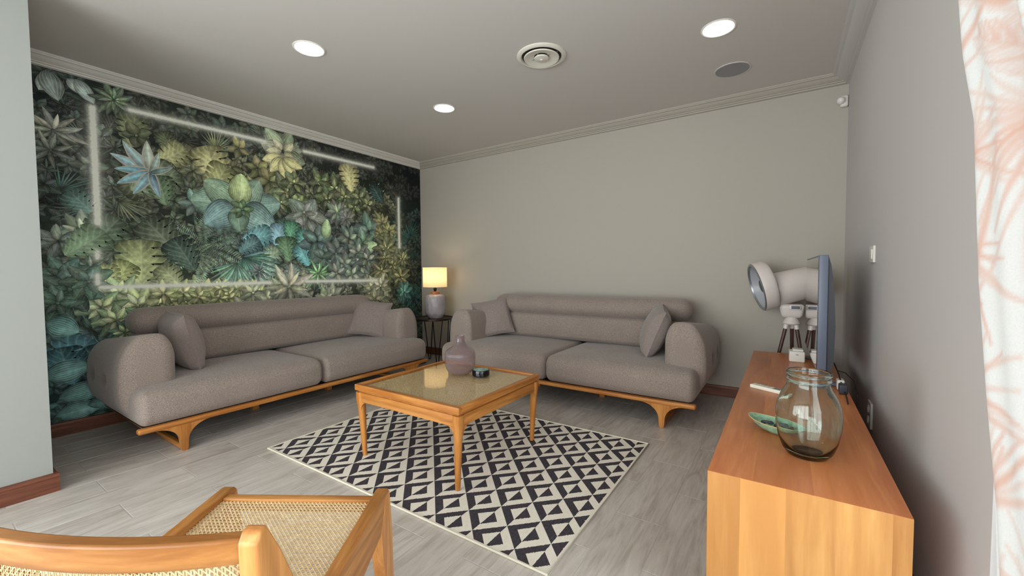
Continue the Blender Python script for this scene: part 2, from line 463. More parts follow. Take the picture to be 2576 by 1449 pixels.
    def rosette(y, z, r, n=8, shape='oval', col=(110, 120, 80), par=(0, .3, .5, 0), ratio=.5, rings=2, N=9, col2=None, squash=1.0, a0=None):
        a0 = rng.uniform(0, 6.28) if a0 is None else a0
        for ring in range(rings):
            rr = r*(1-.38*ring); nn = max(3, n-ring*2)
            for i in range(nn):
                a = a0+ring*.5+2*PI*i/nn+rng.uniform(-.18, .18)
                cc = col if not col2 else tuple(p+(q-p)*ring/max(1, rings-1) for p, q in zip(col, col2))
                b = (.82+.22*math.sin(a)*.6+.12*ring)*rng.uniform(.86, 1.12)
                leaf(y+math.cos(a)*r*.06, z+math.sin(a)*r*.06, a, rr*rng.uniform(.85, 1.1), rr*ratio*rng.uniform(.85, 1.15), shape, jit(cc, 7), par, rng.uniform(-.35, .35), N, b)
    P_plain = (.16, .10, .30, 0); P_host = (.03, .23, .9, 0); P_dia = (.27, .20, .75, 0); P_pep = (.05, .12, 1.0, .15)
    P_var = (0, .04, .35, 1.0); P_mon = (.20, .16, .6, 0); P_zeb = (.01, .17, 1.25, 0)
    def monstera(y, z, ang, L, col, b=1.0):
        leaf(y, z, ang, L, L*.85, 'monstera', jit(col, 6), P_mon, rng.uniform(-.2, .2), 31, b)
    def palm(y, z, ang, r, col, n=13, spread=2.4, w=.085):
        for i in range(n):
            a = ang+spread*(i/(n-1)-.5)
            leaf(y, z, a, r*(1-.25*abs(i/(n-1)-.5)*2)*rng.uniform(.9, 1.05), r*w, 'spear', jit(col, 8), (.0, .03, .5, 0), rng.uniform(-.12, .12), 5, rng.uniform(.75, 1.15))
    def fern(y, z, r, col, n=11):
        for i in range(n):
            a = 2*PI*i/n+rng.uniform(-.2, .2); bend = rng.uniform(-.9, .9); L = r*rng.uniform(.7, 1.05)
            py, pz, th = y, z, a; m = 20
            for s in range(m):
                t = s/m; th = a+bend*t; py += math.cos(th)*L/m; pz += math.sin(th)*L/m
                l = L*.17*math.sin(PI*(t*.85+.12))
                for sg in (-1, 1):
                    leaf(py, pz, th+sg*1.15, l, l*.34, 'spear', jit(col, 12), P_plain, 0, 3, (.62+.5*t)*rng.uniform(.85, 1.15))
    # background sheet
    gy, gz = 60, 44
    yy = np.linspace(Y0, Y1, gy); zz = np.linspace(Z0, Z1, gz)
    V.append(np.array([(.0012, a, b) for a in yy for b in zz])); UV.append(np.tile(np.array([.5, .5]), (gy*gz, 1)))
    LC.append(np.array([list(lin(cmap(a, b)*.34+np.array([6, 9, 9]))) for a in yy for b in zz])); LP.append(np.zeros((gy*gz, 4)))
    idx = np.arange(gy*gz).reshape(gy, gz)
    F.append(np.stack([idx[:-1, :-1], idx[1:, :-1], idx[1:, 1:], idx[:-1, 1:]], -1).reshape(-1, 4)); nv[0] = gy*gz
    # deep dark foliage, then mid foliage
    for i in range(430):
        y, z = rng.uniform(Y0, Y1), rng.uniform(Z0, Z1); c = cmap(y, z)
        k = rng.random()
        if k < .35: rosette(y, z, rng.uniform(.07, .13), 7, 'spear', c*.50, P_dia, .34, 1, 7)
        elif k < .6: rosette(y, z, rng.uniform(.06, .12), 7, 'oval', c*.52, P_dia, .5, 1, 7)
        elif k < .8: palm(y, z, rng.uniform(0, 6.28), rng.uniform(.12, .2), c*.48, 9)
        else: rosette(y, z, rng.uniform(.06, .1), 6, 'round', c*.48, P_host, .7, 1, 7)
    pts = []
    for i in range(2400):
        y, z = rng.uniform(Y0, Y1), rng.uniform(Z0, Z1)
        if all((y-a)**2+(z-b)**2 > .085**2 for a, b in pts): pts.append((y, z))
    for y, z in pts:
        c = cmap(y, z); lum = c.sum()/3
        if lum < 45 and rng.random() < .6: continue
        k = rng.random(); cc = np.clip(c*rng.uniform(.66, 1.04), 0, 220)
        r = rng.uniform(.055, .095)
        if k < .36: rosette(y, z, r*1.1, 6, 'oval', cc, P_dia, .58, 2, 9)
        elif k < .62: rosette(y, z, r*1.1, 6, 'round', cc, P_host, .68, 2, 9)
        elif k < .70: rosette(y, z, r*1.2, 8, 'spear', cc, P_plain, .36, 2, 8)
        elif k < .90: rosette(y, z, r*1.0, 7, 'oval', cc, P_plain, .60, 3, 8)
        elif k < .94: palm(y, z, rng.uniform(0, 6.28), r*2, cc*.95, 11, 2.6, .1)
        else: monstera(y, z, rng.uniform(-2.6, -.5), r*2, cc)
    # ---- featured plants, where the wallpaper shows them
    palm(-3.10, 1.68, -.4, .22, (84, 96, 66)); palm(-3.28, 1.60, 3.6, .20, (60, 78, 66)); palm(-3.4, 1.72, .6, .2, (54, 84, 80))
    monstera(-3.10, 1.78, .5, .30, (82, 92, 62)); monstera(-3.36, 1.72, -.9, .22, (58, 92, 88))
    for a, L in ((-2.2, .15), (-.8, .13)): leaf(-3.40+(.0 if a < -1 else .06), 2.50, a, L, L*.62, 'oval', (132, 148, 140), P_pep, .2, 12, 1.0)
    leaf(-3.44, 2.52, -1.3, .20, .12, 'oval', (110, 128, 122), P_pep, 0, 12); leaf(-3.30, 2.51, -1.0, .17, .09, 'oval', (120, 138, 130), P_pep, 0, 12)
    rosette(-3.10, 2.43, .13, 11, 'oval', (70, 88, 66), P_plain, .34, 3, 9, (96, 124, 84))
    rosette(-3.42, 2.12, .17, 9, 'spear', (126, 132, 116), P_plain, .34, 2, 9, (140, 146, 126)); rosette(-3.44, 1.98, .13, 7, 'spear', (112, 120, 108), P_plain, .36, 1, 9)
    rosette(-3.30, 1.43, .15, 8, 'oval', (108, 124, 104), P_host, .46, 2, 11, (140, 152, 118)); rosette(-3.42, 1.36, .13, 7, 'oval', (112, 128, 112), P_dia, .48, 2, 11)
    monstera(-2.98, 2.36, -1.7, .26, (96, 106, 70), 1.0); rosette(-2.98, 2.20, .10, 5, 'round', (86, 94, 62), P_host, .8, 1, 10)
    monstera(-2.82, 2.28, -1.2, .18, (80, 92, 62)); monstera(-2.62, 2.2, -2.2, .2, (92, 102, 66))
    0 and palm(-2.74, 2.14, 1.3, .22, (112, 124, 78), 15, 2.8); palm(-2.45, 2.22, 1.2, .2, (96, 104, 66), 13, 2.2)
    monstera(-2.66, 2.18, -2.4, .26, (142, 146, 84)); monstera(-2.52, 2.24, -1.25, .36, (158, 158, 92), 1.05)
    monstera(-2.72, 1.96, -2.6, .36, (106, 126, 92)); monstera(-2.86, 1.92, -1.35, .24, (86, 108, 84))
    monstera(-2.36, 2.10, -2.0, .30, (142, 142, 78)); monstera(-2.30, 2.02, -.9, .22, (124, 128, 74))
    for a, L, c in ((2.75, .26, (112, 152, 160)), (2.35, .27, (120, 152, 150)), (1.75, .25, (150, 168, 150)), (3.1, .22, (84, 140, 152)), (3.6, .24, (92, 146, 158)), (4.2, .22, (100, 148, 156)), (1.2, .18, (128, 156, 140)), (4.9, .2, (96, 134, 150)), (.4, .16, (96, 130, 124))):
        leaf(-2.90, 1.93, a, L, L*.44, 'spear', c, P_var, rng.uniform(-.25, .25), 12, .95)
    for y, z, r in ((-2.10, 2.13, .12), (-2.0, 2.02, .15), (-1.93, 2.16, .11), (-2.26, 2.28, .10), (-2.16, 1.95, .10), (-1.88, 1.93, .10)):
        rosette(y, z, r, 5, 'oval', (140, 138, 78), P_dia, .60, 1, 13, None)
    rosette(-1.86, 2.34, .22, 7, 'oval', (128, 140, 112), P_pep, .66, 2, 14, (178, 178, 128), a0=.3)
    for a in (3.4, 4.0, 4.7, 5.3, 5.9): leaf(-1.86, 2.28, a, .21, .11, 'oval', (180, 172, 104), P_pep, .1, 14)
    for y, z, r in ((-1.84, 1.94, .17), (-1.72, 1.86, .13), (-1.76, 2.04, .13), (-1.9, 1.82, .1)):
        rosette(y, z, r*1.1, 6, 'oval', (98, 112, 68), P_plain, .62, 3, 11, (142, 152, 90))
    for y, z, r in ((-1.45, 2.08, .15), (-1.30, 2.06, .16), (-1.38, 1.93, .13), (-1.18, 1.98, .14), (-1.06, 1.88, .14), (-1.2, 1.82, .12), (-.98, 2.0, .13), (-.86, 1.94, .12)):
        rosette(y, z, r*1.1, 6, 'oval', (86, 98, 60), P_plain, .60, 3, 10, (138, 148, 88))
    monstera(-1.12, 2.38, -1.45, .32, (156, 160, 92), 1.05); rosette(-.74, 2.08, .15, 8, 'spear', (120, 128, 84), P_plain, .35, 2, 9)
    monstera(-.8, 2.2, -1.0, .26, (36, 62, 56))
    # fern
    fern(-2.55, 1.36, .38, (112, 140, 112), 13); fern(-2.42, 1.55, .22, (92, 122, 108), 8); fern(-2.62, 1.28, .2, (124, 150, 112), 7)
    rosette(-2.62, 1.72, .12, 5, 'oval', (112, 140, 126), P_dia, .5, 1, 12); rosette(-2.55, 1.78, .1, 5, 'oval', (98, 132, 108), P_host, .5, 1, 12)
    # the big hosta in the centre
    for a, L, w, c in ((3.05, .34, .30, (104, 142, 120)), (2.45, .30, .25, (112, 146, 112)), (.15, .36, .28, (100, 140, 126)), (.9, .30, .24, (104, 136, 112)), (-2.6, .30, .26, (98, 140, 138)), (-.55, .34, .30, (104, 146, 138)), (-1.6, .2, .18, (92, 130, 104))):
        leaf(-2.28+math.cos(a)*.03, 1.74+math.sin(a)*.03, a, L, w, 'round', c, P_host, .15, 17, 1.0)
    leaf(-2.27, 1.78, 1.45, .27, .20, 'round', (150, 172, 104), P_host, .1, 17, 1.1)
    rosette(-2.25, 1.72, .10, 6, 'oval', (96, 132, 84), P_plain, .6, 2, 10)
    rosette(-1.62, 1.70, .23, 6, 'oval', (120, 136, 124), P_pep, .66, 2, 14, (150, 160, 142), a0=.1)
    rosette(-1.66, 1.76, .12, 5, 'oval', (136, 148, 130), P_pep, .5, 1, 14)
    rosette(-1.27, 1.80, .17, 9, 'oval', (104, 112, 102), P_zeb, .42, 2, 12, (126, 140, 120)); leaf(-1.27, 1.78, 1.8, .12, .05, 'spear', (140, 168, 110), P_plain, 0, 8, 1.1)
    rosette(-1.16, 1.74, .12, 9, 'oval', (110, 116, 106), P_zeb, .4, 2, 12)
    # teal / blue monsteras
    for y, z, a, L, c in ((-1.98, 1.50, -2.9, .28, (84, 146, 150)), (-1.90, 1.62, -1.7, .24, (104, 156, 168)), (-1.78, 1.66, -1.7, .22, (70, 138, 104)), (-1.66, 1.58, -1.5, .24, (74, 146, 138)), (-1.86, 1.50, -1.5, .26, (82, 122, 88)),
                          (-1.92, 1.36, -2.4, .24, (126, 160, 122)), (-1.72, 1.42, -1.2, .24, (80, 148, 160)), (-2.0, 1.28, -1.9, .26, (112, 150, 128)), (-1.78, 1.22, -1.7, .22, (116, 144, 132)), (-1.58, 1.38, -1.1, .2, (66, 124, 112)), (-2.1, 1.44, -2.6, .22, (70, 116, 112))):
        monstera(y, z, a, L, c, 1.0)
    palm(-2.25, 1.28, -.9, .36, (70, 120, 104), 15, 2.4, .11); palm(-2.30, 1.22, -1.9, .34, (84, 132, 104), 13, 2.0, .11)
    # left monstera group
    monstera(-3.10, 1.55, -2.2, .34, (72, 92, 70)); monstera(-2.95, 1.56, -.9, .34, (78, 100, 70)); monstera(-3.18, 1.44, -2.4, .28, (92, 118, 84))
    monstera(-2.98, 1.40, -1.55, .38, (130, 146, 88), 1.05); monstera(-3.05, 1.22, -2.1, .22, (136, 148, 84)); monstera(-2.86, 1.2, -1.0, .22, (120, 134, 82)); monstera(-2.78, 1.42, -1.0, .3, (64, 88, 70)); monstera(-3.2, 1.2, -1.4, .2, (150, 156, 92))
    # dark teal hostas, right of centre
    for y, z, r, c in ((-1.52, 1.46, .20, (86, 122, 116)), (-1.42, 1.30, .16, (96, 128, 112)), (-.86, 1.62, .22, (92, 132, 118)), (-.95, 1.48, .18, (104, 142, 112)), (-1.30, 1.34, .16, (88, 104, 98))):
        rosette(y, z, r, 6, 'round', c, P_host, .62, 2, 14)
    leaf(-1.43, 1.50, 1.35, .22, .12, 'round', (140, 170, 112), P_host, .2, 15, 1.1); leaf(-.93, 1.42, .2, .2, .14, 'round', (146, 182, 124), P_host, .2, 15, 1.05)
    for y, z in ((-1.13, 1.52), (-1.02, 1.36), (-1.2, 1.22), (-.98, 1.2), (-1.1, 1.1), (-1.3, 1.12), (-.88, 1.28)):
        rosette(y, z, .16, 6, 'oval', (88, 108, 98), P_dia, .60, 2, 12, (128, 144, 118))
    for y, z, r in ((-.66, 1.74, .13), (-.55, 1.64, .13), (-.7, 1.6, .1)): rosette(y, z, r, 8, 'oval', (122, 124, 72), P_dia, .48, 2, 10)
    for y, z, r in ((-.60, 1.42, .20), (-.50, 1.22, .22), (-.68, 1.14, .16), (-.38, 1.06, .18), (-.62, 1.30, .14), (-.34, 1.3, .14)):
        rosette(y, z, r, 8, 'oval', (92, 100, 62), P_dia, .40, 3, 11, (146, 148, 92))
    rosette(-.32, .86, .14, 7, 'round', (48, 116, 106), P_plain, .6, 3, 11, (92, 160, 142)); palm(-.14, .78, 1.0, .2, (26, 76, 72)); palm(-.2, 1.62, 1.0, .24, (24, 66, 64)); palm(-.22, 1.55, 2.6, .22, (24, 60, 58)); palm(-.12, 1.3, 1.8, .2, (26, 50, 46))
    # band of small leaves along the bottom
    for i in range(26):
        y = rng.uniform(-3.05, -2.1); z = rng.uniform(.80, 1.0)
        rosette(y, z, rng.uniform(.08, .13), 6, 'oval', (126, 134, 76), P_plain, .5, 2, 9, (156, 156, 96))
    for i in range(16):
        y = rng.uniform(-2.3, -.6); z = rng.uniform(.74, .98)
        rosette(y, z, rng.uniform(.12, .17), 7, 'oval', (122, 130, 100), P_zeb, .50, 2, 13, (150, 154, 116))
    rosette(-1.52, 1.12, .17, 9, 'spear', (84, 138, 84), P_plain, .3, 2, 9, (120, 176, 104)); rosette(-2.12, 1.14, .11, 8, 'spear', (100, 116, 112), P_plain, .3, 2, 9)
    rosette(-1.84, .99, .27, 7, 'spear', (150, 152, 124), P_zeb, .40, 2, 15, (164, 162, 130), a0=.5)
    # bottom left clusters
    for y, z, r, c in ((-3.12, .98, .15, (118, 138, 86)), (-3.02, .88, .16, (134, 148, 92)), (-3.22, .88, .15, (104, 132, 88)), (-3.14, .78, .14, (112, 138, 92)), (-3.0, .76, .13, (92, 112, 82)), (-3.1, .68, .1, (76, 106, 78))):
        rosette(y, z, r, 8, 'oval', c, P_plain, .48, 2, 10, (144, 158, 104))
    for y, z, r in ((-3.40, 1.12, .15), (-3.38, 1.02, .17), (-3.44, .93, .13), (-3.28, 1.08, .14)): rosette(y, z, r, 7, 'round', (66, 98, 80), P_plain, .56, 2, 11)
    palm(-3.28, .70, -2.4, .2, (76, 108, 100), 11); palm(-3.1, .6, -2.0, .2, (66, 98, 92), 9)
    monstera(-3.28, .66, -2.3, .36, (66, 118, 128)); monstera(-3.2, .62, -1.6, .34, (54, 100, 110)); monstera(-3.44, .62, -1.4, .28, (50, 96, 104))
    for y, z, a, L, w in ((-3.52, .42, .3, .24, .16), (-3.46, .26, .25, .28, .14), (-3.48, .14, .2, .26, .12), (-3.50, .80, -.4, .18, .15), (-3.32, .18, .1, .2, .1)):
        leaf(y, z, a, L, w, 'oval', (84, 142, 136), P_zeb, -.2, 16, 1.0)
    # -------- assemble
    vv = np.concatenate(V); ff = np.concatenate(F); uv = np.concatenate(UV); lc = np.concatenate(LC); lp = np.concatenate(LP)
    me = bpy.data.meshes.new('wallpaper')
    me.vertices.add(len(vv)); me.vertices.foreach_set('co', vv.astype(np.float32).ravel())
    me.loops.add(ff.size); me.loops.foreach_set('vertex_index', ff.astype(np.int32).ravel())
    me.polygons.add(len(ff)); me.polygons.foreach_set('loop_start', np.arange(0, ff.size, 4, dtype=np.int32))
    me.update(calc_edges=True)
    a = me.attributes.new('lc', 'FLOAT_COLOR', 'POINT'); a.data.foreach_set('color', lc.astype(np.float32).ravel())
    a = me.attributes.new('lp', 'FLOAT_COLOR', 'POINT'); a.data.foreach_set('color', lp.astype(np.float32).ravel())
    a = me.attributes.new('lt', 'FLOAT2', 'POINT'); a.data.foreach_set('vector', uv.astype(np.float32).ravel())
    # -------- print shader
    m = NT('botanical_print')
    at = lambda n: m.n('Attribute', attribute_name=n)
    c = at('lc').outputs['Color']; pa = at('lp'); sp = m.n('SeparateColor'); m.set(sp.inputs[0], pa.outputs['Color'])
    u = m.n('SeparateXYZ'); m.set(u.inputs[0], at('lt').outputs['Vector'])
    t = u.outputs[0]; v = m.math('ABSOLUTE', m.math('SUBTRACT', m.math('MULTIPLY', u.outputs[1], 2), 1))
    isleaf = m.math('GREATER_THAN', m.math('ADD', sp.outputs[0], sp.outputs[1]), .001)
    ph = m.math('ADD', m.math('MULTIPLY', m.math('SUBTRACT', t, m.math('MULTIPLY', v, .35)), m.math('MULTIPLY', sp.outputs[0], 30.0)), m.math('MULTIPLY', v, m.math('MULTIPLY', sp.outputs[1], 30.0)))
    st = m.math('ABSOLUTE', m.math('SINE', m.math('MULTIPLY', ph, 3.1416)))
    vein = m.math('MULTIPLY', m.math('SUBTRACT', 1, m.math('MULTIPLY', st, 2.3), clamp=True), m.math('MULTIPLY', sp.outputs[2], isleaf))
    groove = m.math('MULTIPLY', m.math('SUBTRACT', st, .5), m.math('MULTIPLY', sp.outputs[2], .45))
    mid = m.math('MULTIPLY', m.math('SUBTRACT', 1, m.math('MULTIPLY', v, 13), clamp=True), isleaf)
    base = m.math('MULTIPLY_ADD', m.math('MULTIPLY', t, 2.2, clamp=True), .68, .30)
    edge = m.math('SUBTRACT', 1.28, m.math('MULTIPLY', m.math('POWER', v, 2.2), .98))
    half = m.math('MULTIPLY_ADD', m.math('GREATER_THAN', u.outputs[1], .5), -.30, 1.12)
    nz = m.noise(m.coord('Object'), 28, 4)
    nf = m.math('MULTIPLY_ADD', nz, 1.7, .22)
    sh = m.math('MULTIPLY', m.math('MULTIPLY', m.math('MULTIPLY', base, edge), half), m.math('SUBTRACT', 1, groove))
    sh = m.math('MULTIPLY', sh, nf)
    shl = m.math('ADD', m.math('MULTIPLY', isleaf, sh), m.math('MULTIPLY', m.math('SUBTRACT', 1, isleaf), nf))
    cs = m.n('CombineXYZ')
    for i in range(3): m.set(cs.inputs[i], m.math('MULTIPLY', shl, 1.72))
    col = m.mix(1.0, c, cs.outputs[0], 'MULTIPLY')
    pale = m.mix(.45, m.mix(1.0, c, (2.6, 2.6, 2.6, 1), 'MULTIPLY'), lin((196, 206, 186)))
    lit = m.math('MULTIPLY', m.math('MULTIPLY', base, half), nf)
    vm = m.math('MULTIPLY', m.math('MAXIMUM', m.math('MULTIPLY', vein, .75), m.math('MULTIPLY', mid, .6)), lit, clamp=True)
    col = m.mix(vm, col, pale)
    # pale leaf margins
    mg = m.math('MULTIPLY', m.math('MULTIPLY', pa.outputs['Alpha'], m.math('MULTIPLY', m.math('SUBTRACT', v, .62), 5, clamp=True)), .75)
    col = m.mix(mg, col, lin((216, 206, 190)))
    # printed light tubes
    pos = m.n('SeparateXYZ'); m.set(pos.inputs[0], m.n('TexCoord').outputs['Object']); y, z = pos.outputs[1], pos.outputs[2]
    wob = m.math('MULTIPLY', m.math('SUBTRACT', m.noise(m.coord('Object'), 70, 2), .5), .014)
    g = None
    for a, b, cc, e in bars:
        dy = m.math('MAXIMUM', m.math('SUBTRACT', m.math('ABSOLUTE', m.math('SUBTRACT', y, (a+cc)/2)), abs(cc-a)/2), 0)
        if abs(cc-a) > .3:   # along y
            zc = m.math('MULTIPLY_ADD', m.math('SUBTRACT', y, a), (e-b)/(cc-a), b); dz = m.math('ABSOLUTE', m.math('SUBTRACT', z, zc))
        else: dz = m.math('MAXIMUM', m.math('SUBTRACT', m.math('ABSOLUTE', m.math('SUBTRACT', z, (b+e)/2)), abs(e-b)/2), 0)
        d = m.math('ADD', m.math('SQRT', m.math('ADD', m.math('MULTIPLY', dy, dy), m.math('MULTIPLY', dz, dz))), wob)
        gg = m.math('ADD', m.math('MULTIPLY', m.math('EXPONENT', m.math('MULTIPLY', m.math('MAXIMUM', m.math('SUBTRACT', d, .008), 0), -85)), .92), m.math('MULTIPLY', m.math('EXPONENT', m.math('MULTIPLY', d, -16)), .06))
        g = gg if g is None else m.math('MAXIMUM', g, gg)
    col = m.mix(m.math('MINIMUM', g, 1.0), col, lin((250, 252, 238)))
    m.pr(col, .7, Specular_IOR_Level=.25)
    me.materials.append(m.m)
    o = bpy.data.objects.new('wallpaper', me); COL.objects.link(o); o.parent = bpy.data.objects['wall_left']
    o['label'] = 'dark green botanical print wallpaper with printed white light tubes'
    return len(vv)
print('mural verts', build_mural())

# ------------------------------------------------------------ rug
def build_rug():
    m = NT('diamond_rug'); h = .1093
    sp = m.n('SeparateXYZ'); m.set(sp.inputs[0], m.n('TexCoord').outputs['Object'])
    nz = m.noise(m.coord('Object'), 130, 2); jag = m.math('MULTIPLY', m.math('SUBTRACT', nz, .5), .007)
    X = m.math('ADD', m.math('SUBTRACT', sp.outputs[0], 3.4262-40*h), jag); Y = m.math('ADD', m.math('SUBTRACT', sp.outputs[1], -1.518-40*h), m.math('MULTIPLY', jag, -1))
    p = m.math('FRACT', m.math('DIVIDE', m.math('ADD', X, Y), 2*h)); q = m.math('FRACT', m.math('DIVIDE', m.math('SUBTRACT', X, Y), 2*h))
    inn = m.math('MULTIPLY', m.math('LESS_THAN', m.math('ABSOLUTE', m.math('SUBTRACT', p, .5)), .25), m.math('LESS_THAN', m.math('ABSOLUTE', m.math('SUBTRACT', q, .485)), .265))
    ul = m.math('LESS_THAN', m.math('ADD', p, q), 1.0)
    dark = m.math('ABSOLUTE', m.math('SUBTRACT', inn, ul))
    # plain cream margin along the edges
    bx = m.math('LESS_THAN', m.math('ABSOLUTE', m.math('SUBTRACT', sp.outputs[0], 2.4775)), 1.0045)
    by = m.math('LESS_THAN', m.math('ABSOLUTE', m.math('SUBTRACT', sp.outputs[1], -2.088)), .675)
    dark = m.math('MULTIPLY', dark, m.math('MULTIPLY', bx, by))
    th = m.n('TexWave', bands_direction='X'); m.set(th.inputs['Vector'], m.coord('Object')); th.inputs['Scale'].default_value = 60; th.inputs['Distortion'].default_value = .6
    n2 = m.noise(m.coord('Object', (1, .2, 1)), 320, 3)
    lt = m.mix(n2, lin((246, 240, 226)), lin((218, 210, 196))); dk = m.mix(m.math('POWER', n2, 1.5), lin((44, 40, 46)), lin((98, 92, 98)))
    col = m.mix(dark, lt, dk)
    m.pr(col, .95, m.bump(m.math('ADD', th.outputs['Fac'], n2), .35, .002), Specular_IOR_Level=.1)
    b = MB(); A, B_, Cc, D = (1.466, -2.778), (3.497, -2.772), (3.494, -1.404), (1.452, -1.404)
    n = 40; vs = []; fs = []
    for j in range(n+1):
        for i in range(n+1):
            s, t = i/n, j/n
            x = (A[0]*(1-s)+B_[0]*s)*(1-t)+(D[0]*(1-s)+Cc[0]*s)*t; y = (A[1]*(1-s)+B_[1]*s)*(1-t)+(D[1]*(1-s)+Cc[1]*s)*t
            z = .0075 + .0012*math.sin(x*9+y*5)*math.sin(y*11)
            vs.append((x, y, max(.006, z)))
    for j in range(n):
        for i in range(n): fs.append((j*(n+1)+i, j*(n+1)+i+1, (j+1)*(n+1)+i+1, (j+1)*(n+1)+i))
    k = len(vs); ring = [i for i in range(n+1)]+[(j)*(n+1)+n for j in range(1, n+1)]+[n*(n+1)+i for i in range(n-1, -1, -1)]+[j*(n+1) for j in range(n-1, 0, -1)]
    vs += [(vs[i][0], vs[i][1], 0.0005) for i in ring]
    for a in range(len(ring)): fs.append((ring[a], ring[(a+1) % len(ring)], k+(a+1) % len(ring), k+a))
    b.add(vs, fs)
    r = thing('area_rug', 'flat woven rug of black and cream stepped diamonds under the coffee table', 'rug')
    b.build('woven_field', m.m, r, smooth=40)
    bd = MB(); bd.tube([(p[0], p[1], .0065) for p in (A, B_, Cc, D, A)], .006, 6)
    bd.build('bound_edge', plain('cream_binding', (216, 208, 190), .9), r)
build_rug()

# ------------------------------------------------------------ sofas
def sofa(label, loc, rz):
    t = thing('sofa', label, 'sofa', loc, rz, 'matching taupe fabric sofas on oak frames')
    HL = 1.185
    # frame
    fr = MB(); fr.rbox((0, -.935, .184), (2*HL, .05, .032), .012, 3)
    fr.build('front_rail', M_tx, t)
    f2 = MB()
    for sx in (-1, 1): f2.rbox((sx*(HL-.075), -.48, .180), (.05, .87, .026), .006)
    f2.rbox((0, -.05, .184), (2*HL-.1, .05, .03), .006)
    f2.build('base_frame', M_ty, t)
    MB().box((0, -.49, .193), (2*HL-.08, .84, .012)).build('base_panel', M_black, t)
    for sx in (-1, 1):
        cx = sx*(HL-.225)
        for yc in (-.938, -.085):
            prof = []
            Wt, zt, wb = .15, .17, .021
            n = 12
            for i in range(n+1):
                a = i/n*PI/2; prof.append((-wb-(Wt-wb)*(1-math.sin(a))**1.0*1.0 if False else -(wb+(Wt-wb)*(1-math.sin(a))), zt-(zt-.062)*(1-math.cos(a))))
            # prof goes from wide top to narrow shank
            prof.append((-wb*.86, .012)); prof.append((-wb*.5, .0)); prof.append((wb*.5, .0)); prof.append((wb*.86, .012))
            for i in range(n, -1, -1):
                a = i/n*PI/2; prof.append(((wb+(Wt-wb)*(1-math.sin(a))), zt-(zt-.062)*(1-math.cos(a))))
            MB().prism(prof, lambda p, q, s, cx=cx: (cx+p, s, q), yc-.018, yc+.018).build('leg', M_tz, t, bevel=.005)
        st = MB(); st.rbox((cx, -.51, .020), (.03, .83, .032), .006); st.build('floor_stretcher', M_ty, t)
    for x in (-.325, .335):
        MB().rbox((x, -.47, .088), (.05, .05, .176), .004).build('support_block', M_tz, t)
    # seat cushions
    def puff(q, h):
        x, y, z = q; fx = max(0, 1-(x/h[0])**4); fy = max(0, 1-(y/h[1])**4)
        if z > 0: z += .022*fx*fy*(z/h[2])
        if y < 0: y -= .012*fx*max(0, 1-(z/h[2])**2)
        return [x, y, z]
    for sx in (-1, 1):
        MB().rbox((sx*(HL/2-.001), -.515, .307), (HL-.006, .90, .216), (.05, .075, .075), 5, (10, 8, 2), puff).build('seat_cushion', M_fab, t, smooth=80)
    # arms
    for sx in (-1, 1):
        def armfn(q, h, sx=sx):
            x, y, z = q; tz = (z+h[2])/(2*h[2])
            o = sx*x/h[0]      # +1 outside
            x += sx*.048*max(0, (o+1)/2)*math.sin(PI*min(1, tz*1.02))**.8*(1-.25*(y/h[1])**2)
            # rise slightly toward the front, drop at the back
            z += .05*(max(0, -y/h[1]))*tz*(1-.6*abs(x/h[0])**2) - .045*max(0, y/h[1])*tz
            # tufts on the outer side
            if o > .55:
                for ty in (-.10, .16):
                    d2 = (y-ty)**2+(z-.0)**2; x -= sx*.03*math.exp(-d2/.0012)
            return [x, y, z]
        MB().rbox((sx*(HL-.125), -.40, .452), (.25, .80, .50), (.078, .05, .135), 6, (6, 26, 14), armfn).build('arm', M_fab, t, smooth=80)
    # back: lower cushion and top roll
    def bk(q, h):
        x, y, z = q
        if y < 0: y -= .02*max(0, 1-(z/h[2])**2)
        return [x, y, z]
    MB().rbox((0, -.135, .565), (2.02, .23, .27), (.06, .07, .05), 5, (12, 3, 4), bk).build('back_cushion', M_fab, t, smooth=80)
    MB().rbox((0, -.145, .775), (2.05, .25, .205), (.10, .10, .10), 7, (14, 2, 1), bk).build('back_roll', M_fab, t, smooth=80)
    return t
sofa('long taupe fabric sofa standing along the green botanical wall', (.08, -2.115, 0), PI/2)
sofa('long taupe fabric sofa standing against the plain grey wall', (2.53, -.11, 0), 0)

